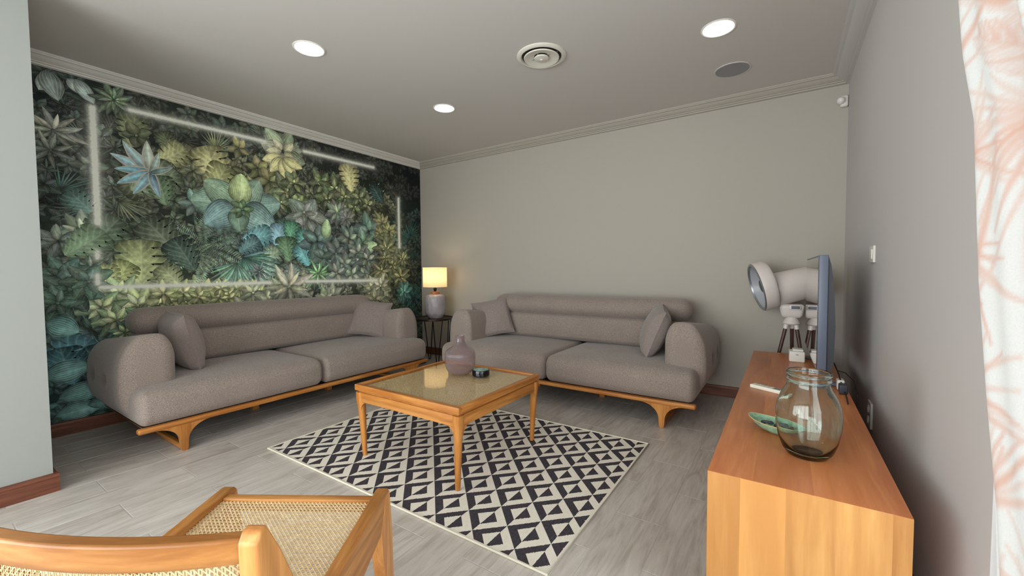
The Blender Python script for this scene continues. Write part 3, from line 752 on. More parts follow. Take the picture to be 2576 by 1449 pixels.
def pillow(label, loc, rot, s=.42, T=.085):
    N = 22; b = MB()
    for sg in (1, -1):
        vs = []; fs = []
        for j in range(N+1):
            for i in range(N+1):
                a, c = -1+2*i/N, -1+2*j/N
                x = a*(1-.07*(1-c*c)*abs(a)); y = c*(1-.07*(1-a*a)*abs(c))
                th = T*(max(0, (1-a*a)*(1-c*c)))**.36
                w = .004*math.sin(a*9+c*3)*math.exp(-((abs(a)-.85)/.2)**2) + .004*math.sin(c*11)*math.exp(-((abs(c)-.85)/.2)**2)
                vs.append((x*s/2, y*s/2, sg*(th+w*(1 if th > .01 else 0)+.002)))
        for j in range(N):
            for i in range(N): fs.append((j*(N+1)+i, j*(N+1)+i+1, (j+1)*(N+1)+i+1, (j+1)*(N+1)+i))
        b.add(vs, fs)
    t = thing('throw_pillow', label, 'pillow', loc, 0, 'square taupe throw pillows on the sofas')
    t.rotation_euler = rot
    b.build('cover', M_fab2, t, smooth=60)
    e = MB(); pts = []
    for (p, q) in ((-1, -1), (1, -1), (1, 1), (-1, 1)):
        nx = {(-1, -1): (1, -1), (1, -1): (1, 1), (1, 1): (-1, 1), (-1, 1): (-1, -1)}[(p, q)]
        for k in range(12):
            u = k/12; a = p+(nx[0]-p)*u; c = q+(nx[1]-q)*u
            pts.append((a*(1-.07*(1-c*c)*abs(a))*s/2, c*(1-.07*(1-a*a)*abs(c))*s/2, 0))
    pts.append(pts[0]); e.tube(pts, .0035, 6)
    e.build('seam', M_fab2, t, smooth=60)
    return t
def prot(normal, roll=0, up=Vector((0, 0, 1))):
    n = Vector(normal).normalized(); y = (up-n*up.dot(n)).normalized(); x = y.cross(n)
    M = Matrix((x, y, n)).transposed().to_4x4() @ Matrix.Rotation(roll, 4, 'Z')
    return M.to_euler()
pillow('plump taupe pillow seen edge-on at the near arm of the sofa by the green wall', (.50, -2.90, .640), prot((.05, .95, .22), .04), .42, .11)
pillow('taupe throw pillow at the lamp end of the sofa by the green wall', (.47, -1.22, .632), prot((.58, -.72, .38), -.16), .40, .075)
pillow('taupe throw pillow beside the lamp end arm of the sofa by the grey wall', (1.60, -.52, .634), prot((.50, -.78, .36), .20), .40, .07)
pillow('plump taupe throw pillow against the arm nearest the fan', (3.315, -.58, .630), prot((-.88, -.30, .36), -.10), .40, .10)

# ------------------------------------------------------------ cane webbing made of real strands
def cane(parent, x0, x1, y0, y1, z, pitch=.0118, w=.0022, M=None, name='cane_webbing'):
    b = MB()
    def strip(ax, ay, bx, by, zz, ww):
        dx, dy = bx-ax, by-ay; L = math.hypot(dx, dy)
        if L < .004: return
        nx, ny = -dy/L*ww/2, dx/L*ww/2
        vs = [(ax-nx, ay-ny, zz), (ax+nx, ay+ny, zz), (ax, ay, zz+ww*.22), (bx-nx, by-ny, zz), (bx+nx, by+ny, zz), (bx, by, zz+ww*.22)]
        if M: vs = [M @ Vector(p) for p in vs]
        b.add(vs, [(0, 2, 5, 3), (2, 1, 4, 5)])
    nx = int((x1-x0)/pitch); ny = int((y1-y0)/pitch)
    for i in range(nx+1):
        x = x0+(i+.5)*pitch
        for d in (-.19, .19):
            if x0 < x+d*pitch < x1: strip(x+d*pitch, y0, x+d*pitch, y1, z, w*.8)
    for j in range(ny+1):
        y = y0+(j+.5)*pitch
        for d in (-.19, .19):
            if y0 < y+d*pitch < y1: strip(x0, y+d*pitch, x1, y+d*pitch, z+.0005, w*.8)
    Lx, Ly = x1-x0, y1-y0
    for k in range(-ny-1, nx+2):
        c = x0+(k+.5)*pitch
        a0 = max(0, x0-c); a1 = min(Ly, x1-c)
        if a1 > a0: strip(c+a0, y0+a0, c+a1, y0+a1, z+.0010, w)
    for k in range(0, nx+ny+3):
        c = x0+(k+.5)*pitch
        a0 = max(0, c-x1); a1 = min(Ly, c-x0)
        if a1 > a0: strip(c-a0, y0+a0, c-a1, y0+a1, z+.0014, w)
    return b.build(name, M_cane, parent, smooth=0, kind='stuff', flip=False)

# ------------------------------------------------------------ coffee table
def coffee_table():
    x0, x1, y0, y1, Z = 2.035, 2.870, -2.538, -1.728, .450
    cx, cy = (x0+x1)/2, (y0+y1)/2; hx, hy = (x1-x0)/2, (y1-y0)/2
    t = thing('coffee_table', 'square teak coffee table with cane top under glass, on the diamond rug', 'table', (cx, cy, 0))
    R = .009
    for sy in (-1, 1):
        MB().rbox((0, sy*(hy-.015), Z-.0185), (2*hx, .030, .037), .005).build('top_frame_rail', M_tx, t)
        MB().rbox((0, sy*(hy-.022), .373), (2*hx-.07, .024, .058), .003).build('apron', M_tx, t)
    for sx in (-1, 1):
        MB().rbox((sx*(hx-.015), 0, Z-.0185), (.030, 2*hy-.05, .037), .005).build('top_frame_rail', M_ty, t)
        MB().rbox((sx*(hx-.022), 0, .373), (.024, 2*hy-.07, .058), .003).build('apron', M_ty, t)
    MB().box((0, 0, .408), (2*hx-.036, 2*hy-.036, .016)).build('spacer_panel', M_ty, t)
    for sx in (-1, 1):
        for sy in (-1, 1):
            lg = MB(); n = 14; secs = [(.403, .0250, 4), (.345, .0245, 4), (.318, .0225, 2.6), (.28, .0215, 2.3), (.15, .0175, 2.1), (.03, .0145, 2), (R, .0130, 2)]
            vs = []; fs = []; N = 20
            for (z, r, p) in secs:
                ox = sx*(hx-.027-.016*(1-z/.4)); oy = sy*(hy-.027-.008*(1-z/.4))
                for i in range(N):
                    a = 2*PI*i/N; ca, sa = math.cos(a), math.sin(a)
                    vs.append((ox+math.copysign(abs(ca)**(2/p), ca)*r, oy+math.copysign(abs(sa)**(2/p), sa)*r, z))
            for j in range(len(secs)-1):
                for i in range(N): fs.append((j*N+i, j*N+(i+1) % N, (j+1)*N+(i+1) % N, (j+1)*N+i))
            fs.append(tuple(range(N))); fs.append(tuple((len(secs)-1)*N+i for i in range(N)))
            lg.add(vs, fs)
            # curved corner brackets toward both aprons
            for ax in (0, 1):
                pr = [(0, .3442), (.05, .3442)]+[(.05-.05*math.sin(a*PI/16), .345-.05*(1-math.cos(a*PI/16))) for a in range(1, 9)]
                if ax == 0: lg.prism(pr, lambda p, q, s, sx=sx, sy=sy: (sx*(hx-.047-p), s, q), sy*(hy-.022)-.012, sy*(hy-.022)+.012)
                else: lg.prism(pr, lambda p, q, s, sx=sx, sy=sy: (s, sy*(hy-.047-p), q), sx*(hx-.022)-.012, sx*(hx-.022)+.012)
            lg.build('leg', M_tz, t, smooth=40)
    MB().box((0, 0, .4245), (2*hx-.06, 2*hy-.06, .006)).build('backing_panel', plain('cane_backing', (122, 94, 64), .7), t)
    cane(t, -hx+.028, hx-.028, -hy+.028, hy-.028, .4285, .0125, .0025)
    MB().add([(-hx+.03, -hy+.03, .4438), (hx-.03, -hy+.03, .4438), (hx-.03, hy-.03, .4438), (-hx+.03, hy-.03, .4438)], [(0, 1, 2, 3)]).build('glass_top', make_thin('table_glass', (.97, .98, .97, 1), 1.0), t)
    return t
coffee_table()
TZ = .4445

# vase on the coffee table (shoulder, ribbed band, slim neck)
def table_vase():
    m = NT('smoky_glass')
    tr = m.n('BsdfTransparent'); tr.inputs['Color'].default_value = (.70, .61, .61, 1)
    df = m.n('BsdfPrincipled'); df.inputs['Base Color'].default_value = (.42, .34, .35, 1); df.inputs['Roughness'].default_value = .12; df.inputs['Specular IOR Level'].default_value = .5
    lw = m.n('LayerWeight'); lw.inputs[0].default_value = .35
    mx = m.n('MixShader'); m.set(mx.inputs[0], m.math('MULTIPLY_ADD', lw.outputs['Facing'], .45, .12, clamp=True))
    m.t.links.new(tr.outputs[0], mx.inputs[1]); m.t.links.new(df.outputs[0], mx.inputs[2])
    gl = m.n('BsdfGlossy'); gl.inputs['Roughness'].default_value = .02
    fr = m.n('Fresnel'); m.set(fr.inputs['IOR'], m.math('MULTIPLY_ADD', m.n('NewGeometry').outputs['Backfacing'], 1/1.5-1.5, 1.5))
    sp = m.n('SeparateXYZ'); m.set(sp.inputs[0], m.n('TexCoord').outputs['Object'])
    ang = m.math('ARCTAN2', sp.outputs[1], sp.outputs[0])
    band = m.math('MULTIPLY', m.math('GREATER_THAN', sp.outputs[2], .04), m.math('LESS_THAN', sp.outputs[2], .150))
    rib = m.math('MULTIPLY', m.math('SINE', m.math('MULTIPLY', ang, 110)), band)
    m.set(gl.inputs['Normal'], m.bump(rib, .5, .001))
    mx2 = m.n('MixShader'); m.set(mx2.inputs[0], fr.outputs[0])
    m.t.links.new(mx.outputs[0], mx2.inputs[1]); m.t.links.new(gl.outputs[0], mx2.inputs[2]); m.t.links.new(mx2.outputs[0], m.out.inputs[0])
    prof = [(.001, .002), (.045, .002), (.062, .006), (.080, .018), (.093, .036), (.099, .058), (.1015, .09), (.1025, .125), (.1005, .142), (.094, .156), (.080, .168), (.060, .180), (.045, .194), (.0355, .212), (.031, .230), (.0305, .245), (.0315, .258)]
    b = MB().lathe(prof, n=64)
    o = b.build('glass_vase', m.m, None, smooth=60, loc=(2.405, -1.985, TZ))
    tag(o, 'smoky purple-grey glass vase with ribbed shoulder and slim neck on the coffee table', 'vase')
table_vase()
def tin():
    t = thing('round_tin', 'small round black tin with a teal marbled lid on the coffee table', 'tin', (2.548, -1.945, TZ), .3)
    MB().lathe([(0, 0), (.054, 0), (.057, .003), (.057, .036), (.056, .0385), (.050, .039)], n=48).build('body', plain('black_gloss', (16, 17, 22), .12), t)
    m = NT('teal_marble'); n = m.noise(m.coord('Object'), 40, 3, dist=2)
    m.pr(m.ramp(n, [(.35, lin((70, 110, 108))), (.5, lin((128, 184, 172))), (.62, lin((168, 210, 196)))]), .25)
    MB().lathe([(.050, .0385), (.050, .0395), (.0, .0400)], n=48).build('lid_disc', m.m, t)
    MB().lathe([(.0505, .0365), (.0545, .0385), (.0505, .0402), (.0495, .039)], n=48).build('lid_rim', plain('dark_rim', (40, 44, 46), .3), t)
tin()

# ------------------------------------------------------------ corner table, lamp, cables
def side_table():
    t = thing('side_table', 'small round dark metal table with wire legs in the corner', 'table', (.56, -.36, 0))
    MB().lathe([(0, .536), (.243, .536), (.250, .540), (.250, .560), (.246, .562), (.244, .552), (0, .552)], n=56).build('table_top', plain('dark_bronze', (52, 36, 34), .35, Metallic=.3), t)
    for k in range(4):
        a = k*PI/2+PI/4+.25; lg = MB()
        for s in (-1, 1):
            a1 = a+s*.26; a2 = a+s*.06
            lg.tube([(.225*math.cos(a1), .225*math.sin(a1), .538), (.20*math.cos((a1+a2)/2), .20*math.sin((a1+a2)/2), .26), (.185*math.cos(a2), .185*math.sin(a2), .006)], .006, 8)
        lg.tube([(.185*math.cos(a-.06), .185*math.sin(a-.06), .007), (.185*math.cos(a+.06), .185*math.sin(a+.06), .007)], .006, 8)
        lg.build('leg', M_black, t)
side_table()
def lamp():
    lx, ly, z = .585, -.34, .562
    t = thing('table_lamp', 'lit table lamp with cream drum shade and pale ceramic jar base', 'lamp', (lx, ly, .553), 0)
    m = NT('glazed_ceramic'); v = m.coord('Object'); n = m.noise(v, 60, 3); n2 = m.noise(m.coord('Object', (1, 1, .3)), 22, 3)
    m.pr(m.ramp(n2, [(.3, lin((148, 138, 142))), (.7, lin((190, 180, 182)))]), .35, m.bump(n, .2, .001))
    prof = [(0, 0), (.085, 0), (.092, .006), (.096, .02), (.120, .045), (.127, .07), (.128, .24), (.120, .27), (.095, .288), (.055, .296), (.05, .298)]
    MB().lathe(prof, n=48).build('base', m.m, t, smooth=50)
    MB().lathe([(.05, .292), (.052, .294), (.052, .326), (.048, .330), (0, .330)], n=40).build('neck_collar', wood('lamp_wood', (206, 140, 96), (170, 100, 60), 'z', .4), t)
    MB().lathe([(.012, .33), (.016, .345), (.022, .36), (.022, .37), (.008, .372), (.008, .42)], n=20).build('socket', M_black, t)
    s = NT('lamp_shade_fabric'); n = s.noise(s.coord('Object', (1, 1, 1)), 240, 2)
    tr = s.n('BsdfTranslucent'); s.set(tr.inputs[0], s.mix(n, lin((255, 240, 206)), lin((250, 228, 184))))
    df = s.n('BsdfDiffuse'); df.inputs[0].default_value = lin((238, 226, 200))
    mx = s.n('MixShader'); mx.inputs[0].default_value = .38; s.t.links.new(tr.outputs[0], mx.inputs[1]); s.t.links.new(df.outputs[0], mx.inputs[2]); s.t.links.new(mx.outputs[0], s.out.inputs[0])
    MB().lathe([(.145, .385), (.147, .384), (.147, .630), (.145, .631)], n=64).build('shade', s.m, t, smooth=50)
    trm = plain('shade_trim', (214, 196, 160), .7)
    for zz in (.386, .629): MB().tube([(.146*math.cos(a*PI/24), .146*math.sin(a*PI/24), zz) for a in range(49)], .0022, 6, caps=False).build('shade_rim', trm, t)
    e = NT('bulb_glow'); em = e.n('Emission'); em.inputs[0].default_value = (1, .78, .45, 1); em.inputs[1].default_value = 3.5; e.t.links.new(em.outputs[0], e.out.inputs[0])
    MB().lathe([(0, .42), (.014, .425), (.028, .45), (.03, .47), (.022, .49), (0, .498)], n=20).build('bulb', e.m, t)
    l = bpy.data.lights.new('lamp_light', 'POINT'); l.energy = 1.2; l.color = (1, .78, .48); l.shadow_soft_size = .04
    lo = bpy.data.objects.new('lamp_light', l); COL.objects.link(lo); lo.parent = t; lo.location = (0, 0, .53)
lamp()
def cables():
    b = MB(); rng = random.Random(4); pts = []
    for i in range(120):
        a = i*.42; r = .05+.045*math.sin(i*.31)
        pts.append((.46+r*1.3*math.cos(a), -.53+r*math.sin(a)*.8, .008+.022*abs(math.sin(i*.37))))
    b.tube(pts, .0045, 6)
    t = thing('coiled_cable', 'tangle of black cable on the floor under the corner table', 'cable')
    b.build('cord', M_black, t)
    MB().rbox((.38, -.62, .022), (.05, .16, .035), .006).build('power_strip', M_black, t)
cables()

# ------------------------------------------------------------ sideboard
def sideboard():
    x0, x1, y0, y1, Z = 4.0231, 4.4819, -2.7191, -.50, .5203
    T = .03
    t = thing('sideboard', 'long low teak sideboard along the right wall carrying the television', 'sideboard', ((x0+x1)/2, (y0+y1)/2, 0))
    hx, hy = (x1-x0)/2, (y1-y0)/2
    # mitred top and end panels
    MB().prism([(-hy, Z), (hy, Z), (hy-T, Z-T), (-hy+T, Z-T)], lambda p, q, s: (s, p, q), -hx, hx).build('top', M_sbx, t, bevel=.0012)
    for s in (-1, 1):
        MB().prism([(s*hy, Z), (s*(hy-T), Z-T), (s*(hy-T), .08), (s*hy, .08)], lambda p, q, w: (w, p, q), -hx, hx).build('end_panel', M_sbz, t, bevel=.0012)
    MB().box((0, 0, .095), (2*hx, 2*hy-2*T, .03)).build('bottom', M_sbx, t)
    MB().box((hx-.006, 0, .3), (.010, 2*hy-2*T, .38)).build('back_panel', M_sbx, t)
    w = (2*hy-2*T-.012)/4
    for k in range(4):
        yc = -hy+T+.006+w*(k+.5)
        d = MB().rbox((-hx+.012, yc, .30), (.02, w-.006, .372), .002).build('door', M_sbz, t)
        kb = MB().lathe([(0, 0), (.006, 0), (.006, .012), (.012, .016), (.012, .022), (0, .024)], n=20, M=Matrix.Rotation(-PI/2, 4, 'Y'), c=(-hx+.002, yc+(w*.4 if k % 2 == 0 else -w*.4), .34))
        kb.build('knob', M_black, d)
    for sx in (-1, 1):
        for yy in (-hy+.12, hy-.12):
            MB().lathe([(0, 0), (.014, 0), (.022, .08), (0, .081)], n=20, c=(sx*(hx-.06), yy, 0)).build('leg', M_tz, t)
sideboard()
SZ = .5203

# big glass jar
def jar():
    t = thing('glass_jar', 'large clear glass jar with rolled rim at the near end of the sideboard', 'vase', (4.280, -2.433, SZ), 0)
    out = [(.001, .0), (.060, .0), (.073, .004), (.092, .024), (.106, .056), (.1155, .10), (.1165, .135), (.111, .165), (.098, .193), (.082, .214), (.075, .228), (.074, .238), (.080, .242), (.080, .247), (.074, .251), (.075, .255), (.081, .259), (.080, .266), (.074, .268)]
    inn = [(.071, .262), (.071, .236), (.072, .227), (.079, .212), (.095, .191), (.108, .164), (.1135, .135), (.1125, .10), (.103, .058), (.086, .028), (.062, .013), (.001, .010)]
    m = make_glass('bottle_glass', (.93, .975, .955, 1), 1.45)
    k = .775; out = [(r*k, z*1.04) for r, z in out]; inn = [(r*k, z*1.04) for r, z in inn]
    MB().lathe(out+inn, n=72).build('glass_body', m, t, smooth=60)
jar()

# leaf-shaped dish with dark pebbles
def dish():
    cx, cy = 4.192, -2.262
    t = thing('leaf_dish', 'green glazed leaf-shaped dish holding dark stones, behind the glass jar', 'dish', (cx, cy, SZ), math.atan2(-.092, .152))
    m = NT('celadon_glaze'); n = m.noise(m.coord('Object'), 55, 4)
    m.pr(m.ramp(n, [(.3, lin((112, 150, 122))), (.6, lin((150, 186, 156))), (.8, lin((176, 196, 160)))]), .15)
    def shape(s, lvl, ins):
        # s angle, pointed ends
        L, Wd = (.105-ins)*lvl, (.056-ins)*lvl
        c, d = math.cos(s), math.sin(s)
        return (L*c, Wd*math.copysign(abs(d)**1.25, d))
    prof = [(.30, 0, 0), (.46, .001, 0), (.72, .016, 0), (.90, .032, 0), (1.0, .046, 0), (.985, .047, .0015), (.86, .033, .004), (.66, .018, .004), (.40, .009, .003), (.02, .008, 0)]
    N = 64; vs = []; fs = []
    for (k, z, ins) in prof:
        for i in range(N):
            p = shape(2*PI*i/N, k, ins); e = abs(math.cos(2*PI*i/N))**4
            vs.append((p[0], p[1], (z+e*.010*(k-.3))*.8))
    for j in range(len(prof)-1):
        for i in range(N): fs.append((j*N+i, j*N+(i+1) % N, (j+1)*N+(i+1) % N, (j+1)*N+i))
    fs.append(tuple(range(N)))
    MB().add(vs, fs).build('bowl', m.m, t, smooth=60)
    rim = MB(); pts = []
    for i in range(N+1):
        p = shape(2*PI*i/N, .995, 0); e = abs(math.cos(2*PI*i/N))**4; pts.append((p[0], p[1], .0372+e*.0056))
    rim.tube(pts, .0017, 6, caps=False); rim.build('rim', plain('ochre_rim', (196, 178, 118), .25), t)
    rng = random.Random(3); st = plain('slate_stone', (62, 66, 76), .5); base = None
    for k in range(13):
        b = MB(); r = 1
        vs = []; fs = []; n1, n2 = 8, 6
        ph = [rng.uniform(0, 6) for _ in range(3)]
        for j in range(n2+1):
            th = PI*j/n2
            for i in range(n1):
                a = 2*PI*i/n1; d = 1+.16*math.sin(2*a+ph[0])+.12*math.sin(3*th+ph[1])
                vs.append((d*math.sin(th)*math.cos(a)*.013, d*math.sin(th)*math.sin(a)*.010, d*math.cos(th)*.006))
        for j in range(n2):
            for i in range(n1): fs.append((j*n1+i, j*n1+(i+1) % n1, (j+1)*n1+(i+1) % n1, (j+1)*n1+i))
        b.add(vs, fs)
        lx = rng.uniform(-.055, .055); ly = rng.uniform(-.018, .018)*(1-abs(lx)/.08); rz = math.atan2(-.092, .152)
        o = b.build('pebble', st, None, smooth=30)
        o.location = (cx+lx*math.cos(rz)-ly*math.sin(rz), cy+lx*math.sin(rz)+ly*math.cos(rz), SZ+.018+.006*(k % 3))
        o.rotation_euler = (rng.uniform(-.5, .5), rng.uniform(-.5, .5), rng.uniform(0, 6))
        tag(o, 'small dark grey stone lying among others in the green leaf dish', 'stone', 'dark stones in the leaf dish')
dish()

# remote control and pen
def remote():
    a = math.atan2(-.069, .133)
    t = thing('remote_control', 'slim white remote control lying behind the glass jar on the sideboard', 'remote', (4.150, -1.652, SZ), a)
    MB().rbox((0, 0, .009), (.165, .044, .018), .004, 3).build('body', plain('remote_white', (232, 228, 214), .4), t)
    MB().rbox((.042, 0, .0185), (.034, .028, .001), .0004).build('display', plain('lcd', (112, 118, 116), .2), t)
    for i in range(4):
        for j in (-1, 1):
            MB().rbox((-.055+i*.018, j*.008, .0185), (.010, .006, .0016), .0006).build('button', plain('grey_button', (168, 164, 156), .5) if (i, j) == (0, -1) else bpy.data.materials['grey_button'], t)
    p = MB().tube([(-.095, .031, .005), (-.088, .031, .005), (.06, .031, .005), (.068, .031, .005)], [.004, .005, .005, .002], 10)
    o = thing('pen', 'thin black pen lying along the far side of the white remote control', 'pen', (4.150, -1.652, SZ), a)
    p.build('barrel', M_black, o)
    MB().box((-.06, .0365, .006), (.04, .0015, .003)).build('clip', M_black, o)
remote()

# television
def tv():
    p0, p1 = Vector((4.352, -1.479, 0)), Vector((4.336, -.525, 0)); d = (p1-p0); L = d.length; a = math.atan2(d.y, d.x)
    t = thing('television', 'flat screen television seen edge-on, standing on the sideboard', 'television', (p0+p1)/2+Vector((0, 0, SZ)), a)
    # local x along screen width, local +y faces the room (-x world)
    zb, zt = .078, .680; zc = (zb+zt)/2; hh = (zt-zb)
    grey = plain('tv_grey', (96, 104, 122), .35); dark = plain('tv_back', (52, 54, 62), .5)
    MB().rbox((0, -.020, zc), (L, .038, hh), .003).build('housing', grey, t)
    b = MB(); n = 12; vs = []; fs = []
    prof = [(0, zb+.01), (-.016, zb+.012), (-.030, zb+.05), (-.034, zb+.24), (-.026, zb+.42), (-.012, zt-.05), (0, zt-.006)]
    b.prism(prof, lambda p, q, s: (s, -.039+p, q), -L/2+.01, L/2-.01); b.build('rear_cover', dark, t, smooth=30)
    s = NT('tv_screen'); s.pr((.012, .013, .015, 1), .03, Specular_IOR_Level=1.0, Coat_Weight=1.0, Coat_Roughness=.02)
    MB().box((0, .0002, zc+.004), (L-.02, .003, hh-.03)).build('screen', s.m, t)
    for sx in (-.36, .36):
        f = MB(); f.tube([(sx, -.03, zb+.01), (sx, -.03, .02)], .012, 10); f.rbox((sx, -.03, .008), (.05, .20, .014), .005); f.build('stand_foot', grey, t)
    # cable and adapter
    c = thing('power_cable', 'thin dark cable and plug hanging behind the television', 'cable')
    b = MB()
    b.tube([(4.405, -1.36, .68), (4.43, -1.385, .64), (4.447, -1.43, .59), (4.455, -1.50, .545), (4.462, -1.58, .526), (4.455, -1.72, .5245)], .0028, 8)
    b.tube([(4.44, -1.41, .61), (4.475, -1.40, .60), (4.505, -1.44, .57), (4.512, -1.50, .52), (4.51, -1.52, .42)], .0022, 8)
    b.build('cord', M_black, c)
    MB().rbox((4.455, -1.52, .545), (.034, .05, .045), .006).build('plug', plain('plug_dark', (54, 56, 66), .5), c)
    MB().rbox((4.452, -1.44, .548), (.03, .06, .05), .006).build('adapter', M_white, c)
tv()
def box_thing():
    t = thing('white_box', 'small white plastic box on the sideboard in front of the television screen', 'box', (4.283, -.765, SZ), .03)
    MB().rbox((0, 0, .035), (.086, .10, .07), .008, 3).build('housing', M_white, t)
    MB().rbox((.006, .01, .075), (.06, .075, .012), .005, 3).build('lid', M_white, t)
    MB().rbox((0, -.0505, .05), (.014, .001, .003), .0004).build('slot', M_black, t)
box_thing()

# ------------------------------------------------------------ tripod fan
def fan():
    fx, fy = 4.257, -.262
    t = thing('tripod_fan', 'white ring-headed fan on a dark wooden tripod in the corner behind the sideboard', 'fan', (fx, fy, 0))
    wht = plain('fan_white', (222, 212, 206), .35); silver = plain('fan_silver', (150, 152, 158), .3, Metallic=.6); dk = plain('fan_dark', (70, 72, 82), .4)
    n = Vector((-.93, -.27, -.27)).normalized()
    Q = n.to_track_quat('Z', 'Y').to_matrix().to_4x4()
    cR = Vector((4.078-fx, -.285-fy, 1.004))
    MR = Matrix.Translation(cR) @ Q
    def lt(prof, name, mat, par=t, nn=56, closed=False):
        return MB().lathe(prof, n=nn, M=MR, closed=closed).build(name, mat, par, smooth=45)
    # ring (axis = n, z grows toward the blowing side)
    lt([(.176, .058), (.190, .056), (.194, .048), (.192, -.010), (.188, -.030), (.180, -.040), (.150, -.046), (.118, -.060)], 'ring', wht)
    lt([(.191, .055), (.184, .062), (.174, .062), (.168, .050)], 'trim_ring', silver)
    lt([(.172, .054), (.160, .010), (.130, -.030), (.085, -.045), (.0, -.048)], 'inner_cone', plain('fan_grey', (176, 178, 184), .35))
    lt([(.0, .030), (.044, .028), (.056, .018), (.058, -.02), (.070, -.045)], 'nose_cap', dk)
    MR = Matrix.Translation(Vector((0, 0, -.055))) @ MR
    lt([(.0, -.035), (.112, -.04), (.124, -.055), (.128, -.095), (.124, -.22), (.118, -.31), (.104, -.345), (.07, -.36), (0, -.362)], 'motor_body', wht)
    # clear film panel seam on the body
    b = MB(); 
    for k in range(14):
        a = math.radians(200+k*5); b.tube([MR @ Vector((.1275*math.cos(a), .1275*math.sin(a), -.13)), MR @ Vector((.1272*math.cos(a+.087), .1272*math.sin(a+.087), -.13))], .0012, 5)
    b.build('panel_seam', silver, t)
    # yoke base
    M0 = Matrix.Translation(Vector((0.0, 0, 0)))
    def yk(q, h):
        x, y, z = q; k = 1-.22*(1-(z+h[2])/(2*h[2])); return [x*k, y*k, z]
    MB().rbox((.0, -.005, .812), (.17, .10, .105), .028, 4, (3, 3, 3), yk).build('yoke', wht, t, smooth=60)
    MB().rbox((.018, -.062, .842), (.074, .010, .036), .005, 3).build('control_bezel', wht, t)
    MB().rbox((.022, -.069, .842), (.052, .006, .022), .0029, 4, ).build('control_window', dk, t)
    MB().lathe([(.0, .775), (.034, .775), (.034, .765), (.040, .755), (.052, .735), (.058, .715), (.050, .706), (0, .706)], n=36).build('hub', wht, t, smooth=45)
    legm = wood('walnut_leg', (104, 70, 62), (70, 44, 40), 'z', .4)
    for k in range(3):
        a = math.radians((205, 325, 85)[k]); r1 = (.19, .17, .17)[k]
        top = Vector((.034*math.cos(a), .034*math.sin(a), .715)); bot = Vector((r1*math.cos(a), r1*math.sin(a), .006))
        q = top.lerp(bot, .06)
        MB().tube([top, q], .017, 14).build('leg_socket', wht, t)
        MB().tube([q, bot], [.0135, .0105], 14).build('leg', legm, t)
fan()

# ------------------------------------------------------------ cane armchair in the foreground
def chair():
    t = thing('cane_lounge_chair', 'low teak lounge chair with woven cane seat in the near foreground', 'chair', (2.892, -3.350, 0), math.radians(31.8))
    # local x = right, local y = forward (toward the rug); side outline uses b = -y
    HW = .262; TH = .036
    for sx in (-1, 1):
        f = lambda p, q, s: (s, -p, q)
        a, b2 = (sx*HW-TH/2, sx*HW+TH/2)
        # side rail / front leg wedge
        MB().prism([(-.040, .395), (-.028, .408), (-.012, .411), (.30, .390), (.56, .360), (.56, .250), (.20, .262), (.046, .290)], f, a, b2).build('side_rail', M_chy, t, bevel=.004)
        MB().prism([(-.042, .394), (-.006, .396), (.044, .296), (.030, .200), (-.020, .0), (-.072, .0), (-.062, .25)], f, a-.001*sx, b2+.001*sx).build('front_leg', M_chz, t, bevel=.004)
        # back post that runs down into the rear leg
        MB().prism([(.606, .684), (.622, .680), (.634, .664), (.632, .60), (.622, .50), (.606, .36), (.640, .20), (.690, .0), (.652, .0), (.560, .20), (.452, .34), (.500, .46), (.528, .535), (.566, .615)], f, a, b2).build('back_post', M_chz, t, bevel=.005)
    MB().rbox((0, -.016, .378), (2*HW-TH, .030, .042), .004).build('front_rail', M_chx, t)
    MB().rbox((0, -.535, .335), (2*HW-TH, .030, .045), .004).build('rear_rail', M_chx, t)
    MB().rbox((0, -.30, .30), (2*HW-TH, .026, .040), .004).build('cross_rail', M_chx, t)
    for sx in (-1, 1): MB().prism([(.03, .388), (.55, .336), (.55, .318), (.03, .370)], lambda p, q, s: (s, -p, q), sx*(HW-TH/2)-.001, sx*(HW-TH/2-.012)).build('seat_ledge', M_cane, t)
    # seat webbing, tilted with the rails
    sl = math.atan2(-.052, .52)
    Ms = Matrix.Translation(Vector((0, -.032, .390))) @ Matrix.Rotation(-sl, 4, 'X')
    cane(t, -HW+TH/2, HW-TH/2, -.49, 0, 0, .0122, .0026, Ms)
    # back: curved top rail, lower rail, cane panel
    def curved(z0, z1, dpt, th, name):
        n = 24; vs = []; fs = []
        for i in range(n+1):
            u = -1+2*i/n; x = u*(HW-TH/2+.004); yb = -.600-dpt*(1-u*u)
            zt = z1+.004*(1-u*u)
            vs += [(x, yb+th/2, z0), (x, yb+th/2, zt), (x, yb-th/2, zt), (x, yb-th/2, z0)]
        for i in range(n):
            for k in range(4): fs.append((i*4+k, i*4+(k+1) % 4, (i+1)*4+(k+1) % 4, (i+1)*4+k))
        fs += [(0, 1, 2, 3), (n*4, n*4+3, n*4+2, n*4+1)]
        return MB().add(vs, fs).build(name, M_chx, t, bevel=.005, smooth=40)
    curved(.616, .662, .032, .030, 'top_rail'); curved(.40, .435, .032, .026, 'lower_back_rail')
    # cane panel follows the curve
    o = cane(t, -HW+TH/2, HW-TH/2, 0, .205, 0, .0122, .0026, None, 'back_webbing')
    me = o.data
    for v in me.vertices:
        x, y, z = v.co; u = x/(HW-TH/2); v.co = (x, -.600-.032*(1-u*u)-z, .425+y)
chair()

